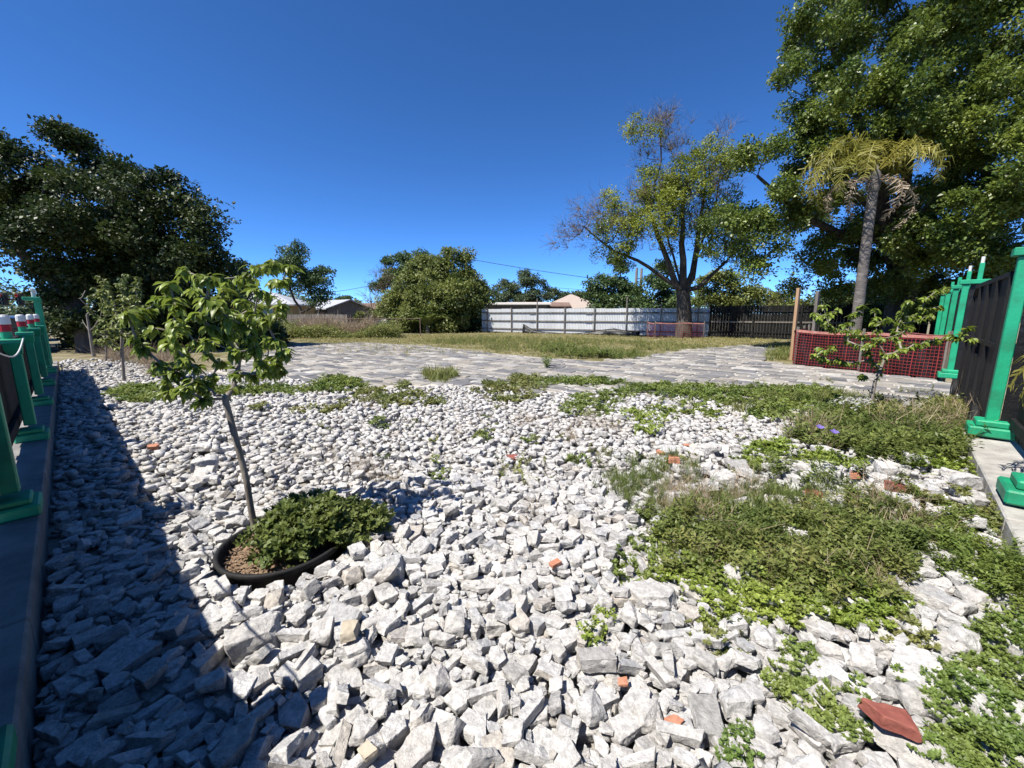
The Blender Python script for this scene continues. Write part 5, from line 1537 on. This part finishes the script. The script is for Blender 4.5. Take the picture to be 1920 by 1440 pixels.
weeds('olive creeping weeds along the right kerb', [(1800, 945, 90, 20), (1760, 960, 80, 22), (1850, 965, 40, 22)], 'creep', 'weed_olive', 650, .075, .15)
weeds('loose weeds among pale slabs behind the large patch', [(1500, 900, 110, 26), (1640, 930, 90, 25), (1440, 880, 60, 18)], 'bush', 'weed_dark', 130, .14, .2)
weeds('olive sprigs mixed through the large weed patch', [(1470, 1030, 220, 80), (1580, 1090, 150, 70), (1350, 1030, 140, 50)], 'bush', 'weed_olive', 130, .15, .2)
weeds('brown dead sprigs mixed through the large weed patch', [(1460, 1020, 220, 80), (1580, 1080, 150, 70), (1330, 960, 140, 50)], 'dry', 'weed_dry', 45, .11, .2, name='dry_stalks')
# bottom right creeping mat
weeds('dense small leaved creeping mat in the bottom right corner', [(1830, 1340, 95, 115), (1890, 1240, 60, 90), (1880, 1430, 80, 60), (1780, 1400, 60, 50)], 'creep', 'weed_small', 4800, .042, .16)
weeds('creeping weed strip winding between the near pale slabs', [(1480, 1275, 60, 26), (1540, 1325, 40, 36), (1590, 1365, 40, 30), (1640, 1290, 60, 18), (1500, 1230, 36, 30)], 'creep', 'weed_small', 3200, .042, .3)
weeds('small creeping weed tuft at the bottom edge', [(1385, 1410, 26, 44)], 'creep', 'weed_small', 3200, .042)
weeds('small bright weed tuft left of the big white block', [(1112, 1185, 28, 24), (1130, 1152, 18, 10)], 'creep', 'weed_bright', 1500, .048)
weeds('sparse weeds below the large weed patch', [(1340, 1170, 90, 22), (1380, 1215, 60, 18), (1700, 1200, 60, 36)], 'creep', 'weed_olive', 420, .055, .3)
# right: shrubby weeds round the thin sapling
weeds('shrubby dark weeds around the foot of the thin sapling', [(1650, 820, 130, 44), (1550, 805, 60, 32), (1740, 815, 90, 36), (1690, 850, 90, 22)], 'bush', 'weed_dark', 260, .22, .3, sink=.03)
weeds('brown olive weeds between the sapling and the gate', [(1720, 775, 100, 16), (1780, 780, 50, 18), (1650, 770, 60, 12)], 'bush', 'weed_olive', 230, .2, .1)
weeds('bright green weeds in front of the shrubby weeds by the kerb', [(1765, 868, 66, 14), (1430, 852, 60, 16), (1560, 862, 60, 10)], 'creep', 'weed_bright', 420, .10)
weeds('dry stalks in the shrubby weeds at right', [(1520, 820, 40, 26), (1700, 800, 80, 24), (1800, 800, 50, 20)], 'dry', 'weed_dry', 60, .24, name='dry_stalks')
# middle distance tufts
weeds('long low weed strip in front of the patio at left', [(260, 736, 62, 13), (470, 732, 80, 9), (380, 735, 60, 8)], 'creep', 'weed_mid', 260, .12, .1)
weeds('low round weed tuft in front of the patio, right of the potted sapling', [(640, 718, 46, 9), (600, 728, 60, 5)], 'creep', 'weed_mid', 240, .13)
weeds('spiky grey green weed tuft at the patio edge', [(822, 706, 42, 9)], 'grass', 'weed_olive', 120, .26)
weeds('scattered weed tufts on the rubble before the patio, left of middle', [(690, 733, 34, 7), (735, 752, 34, 8), (775, 740, 26, 7), (700, 745, 60, 6), (640, 760, 20, 4), (560, 768, 18, 4), (490, 762, 22, 6), (612, 767, 14, 5), (810, 752, 22, 6), (755, 725, 20, 4)], 'creep', 'weed_olive', 210, .115, .15)
weeds('small weed tufts in the middle of the rubble', [(708, 790, 24, 9), (826, 876, 20, 12), (900, 815, 14, 6), (985, 822, 14, 5), (1075, 855, 12, 8)], 'creep', 'weed_mid', 380, .085)
weeds('low weed patch at the patio edge, middle', [(950, 728, 60, 12), (985, 712, 30, 9), (960, 745, 45, 8)], 'creep', 'weed_olive', 225, 0.111, .32)
weeds('weed patch on the rubble in front of the middle patio', [(1095, 760, 56, 20), (1085, 716, 80, 9), (1150, 742, 40, 12)], 'creep', 'weed_mid', 243, 0.106, .32)
weeds('bright weed patch on the rubble right of middle', [(1225, 775, 66, 14), (1300, 768, 50, 10), (1215, 803, 34, 7)], 'creep', 'weed_bright', 243, 0.098, .32)
weeds('green weed band along the patio, right of middle', [(1270, 732, 80, 15), (1360, 738, 70, 12), (1340, 752, 50, 8)], 'creep', 'weed_mid', 234, 0.111, .32)
weeds('wide green weed band in front of the right patio', [(1450, 748, 80, 18), (1550, 762, 90, 18), (1440, 775, 60, 10), (1510, 735, 60, 8)], 'creep', 'weed_mid', 252, 0.119, .32)
weeds('olive weeds mixed in the right weed band', [(1480, 745, 80, 14), (1590, 752, 70, 12), (1390, 765, 50, 8)], 'grass', 'weed_olive', 90, .2)
weeds('thin dark weeds in the middle rubble left of the large patch', [(975, 882, 46, 20), (950, 860, 24, 8), (1000, 905, 30, 8), (1130, 855, 60, 16)], 'bush', 'weed_olive', 70, .13, .2)
weeds('dry straw coloured stalks in the middle rubble', [(700, 880, 45, 26), (620, 855, 26, 12), (1000, 975, 30, 30), (640, 1345, 34, 30), (1110, 800, 60, 20), (1000, 790, 40, 14)], 'dry', 'weed_dry', 95, .12, name='dry_stalks')
weeds('brown dry brush mounds near the slim sapling', [(315, 692, 34, 15), (225, 672, 24, 6), (300, 678, 30, 6)], 'dry', 'weed_dry', 60, .34, name='dry_brush')
weeds('single leafy weed standing at the patio edge', [(1026, 688, 7, 4)], 'bush', 'weed_mid', 40, .45, lift=0.0)
weeds('thin dark weeds growing along the patio joints', [(1560, 715, 40, 4), (1400, 725, 80, 4), (1180, 722, 60, 3), (1700, 735, 60, 4)], 'bush', 'weed_olive', 14, .14, lift=.0)
rs = random.Random(90)
weeds('faint scattered single weeds all over the middle rubble', [(rs.uniform(560, 1500), rs.uniform(745, 900), rs.uniform(6, 16), rs.uniform(3, 6)) for _ in range(46)], 'creep', 'weed_olive', 120, .09)
weeds('faint dry sprigs all over the middle rubble', [(rs.uniform(500, 1500), rs.uniform(740, 960), rs.uniform(8, 22), rs.uniform(4, 9)) for _ in range(40)], 'dry', 'weed_dry', 60, .11, name='dry_stalks')
# pot plants
rng = np.random.default_rng(61)
n = 640; a = rng.uniform(0, 2 * PI, n); r = np.sqrt(rng.uniform(0, 1, n)) * (1 + .22 * np.sin(a * 3 + 1) + .12 * np.sin(a * 7))
X = POT.x + .16 + .36 * r * np.cos(a); Yy = POT.y + .12 + .28 * r * np.sin(a)
lump = np.array([mnoise.noise(Vector((x * 7, y * 7, 2))) for x, y in zip(X, Yy)])
P = np.stack([X, Yy, np.full(n, .03) + .10 * np.clip(1 - r ** 2, 0, 1) + .07 * lump + rng.uniform(-.03, .03, n)], 1)
V, F = scatter(WP['creep'], P, rand_rots(np.array([.15, -.1, 1.0]) + rng.normal(0, .5, (n, 3)), rng), rng.uniform(.05, .13, n), rng)
tag(link('pot_weeds', np_mesh('pot_weeds', V, F), M['weed_dark']), 'dense dark green weeds spilling over the right side of the black pot', kind='stuff')
# violet flowers
for i, (u, v) in enumerate(((1537, 803), (1564, 812))):
    q = gnd(u, v, .32)
    E = empty('violet_flower', q)
    tag(E, ['left', 'right'][i] + ' one of two violet flowers in the shrubby weeds', 'flower')
    for k in range(5):
        aa = 2 * PI * k / 5
        V = leafquad(np.zeros(3), np.array([math.cos(aa), math.sin(aa) * .6, .5 + math.sin(aa) * .3]), .05, .022, np.array([0, -.6, 1.0]))
        link('petal', np_mesh('petal', V, [(0, 1, 2, 3)]), M['violet'], E)
    MB().tube([(0, 0, 0), (.01, .01, -.28)], .004, 5).build('stem', M['weed_mid'], E)
rng = np.random.default_rng(62)
XY = sample_px([(1600, 772, 50, 8), (1700, 778, 30, 6)], 260, rng)
n = len(XY); P = np.stack([XY[:, 0], XY[:, 1], rng.uniform(.08, .22, n)], 1)
V, F = scatter(WP['creep'][:2], P, rand_rots(np.array([0, -.3, 1.0]) + rng.normal(0, .3, (n, 3)), rng), rng.uniform(.03, .045, n), rng)
tag(link('white_blossom', np_mesh('white_blossom', V, F), M['whitepetal']), 'tiny white blossom at the foot of the thin sapling', kind='stuff')
# lawn grass and scrub behind
weeds('short dry grass covering the lawn behind the patio', [(1000, 645, 420, 24), (1350, 640, 130, 12), (800, 634, 240, 8), (620, 636, 90, 5)], 'grass', 'grass_dry', 26, .17, .28, name='grass', lift=-.05, rag=.2)
weeds('greener grass clumps on the lawn behind the patio', [(960, 652, 60, 8), (1080, 660, 60, 10), (1180, 664, 60, 8), (1250, 650, 70, 8), (1000, 640, 200, 8), (1460, 660, 26, 10), (860, 640, 60, 5)], 'grass', 'weed_olive', 30, .24, .2, name='grass', lift=-.05)
weeds('dark grassy weeds at the notch of the patio', [(1085, 664, 40, 8), (1160, 668, 50, 6), (1040, 655, 40, 6)], 'bush', 'weed_dark', 22, .34, .2, lift=-.05)
weeds('bushy grass by the red net at right', [(1462, 664, 24, 12), (1475, 650, 20, 6)], 'grass', 'weed_olive', 60, .26, name='grass', lift=-.05)
rng = np.random.default_rng(63)
def mass(name, label, u0, u1, ya, yb, h, n, protos, m, s, seed):
    rng = np.random.default_rng(seed)
    yv = rng.uniform(ya, yb, n); uv = rng.uniform(u0, u1, n)
    x = (uv - 960) / FPX * yv * CP
    hh = h * (.65 + .45 * np.sin(x * 1.3 + seed) * np.sin(x * .47)) * np.ones(n)
    z = ZG + rng.uniform(0, 1, n) ** .8 * hh
    V, F = scatter(protos, np.stack([x, yv, z], 1), rand_rots(np.array([0, 0, .9]) + rng.normal(0, .5, (n, 3)), rng), s * rng.uniform(.6, 1.3, n), rng)
    tag(link(name, np_mesh(name, V, F), M[m]), label, kind='stuff')
mass('scrub', 'olive and brown scrub along the far side of the patio', 500, 745, 25.5, 29.5, 1.0, 2600, SPRAY_FINE, 'weed_olive', .42, 301)
mass('scrub', 'dry rusty brown scrub among the far olive scrub', 560, 700, 27, 30, 1.25, 900, WP['dry'], 'weed_dry', .55, 302)
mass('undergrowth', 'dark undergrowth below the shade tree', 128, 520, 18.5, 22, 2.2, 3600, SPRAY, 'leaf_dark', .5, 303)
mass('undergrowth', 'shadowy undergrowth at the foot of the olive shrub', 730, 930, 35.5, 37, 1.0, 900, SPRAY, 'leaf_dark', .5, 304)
mass('hedge_growth', 'green growth across the road at the photo left edge', -120, 110, 55, 62, 2.6, 1100, SPRAY, 'leaf_far', 1.0, 305)
print('objects', len(bpy.data.objects), 'polys', sum(len(m.polygons) for m in bpy.data.meshes))
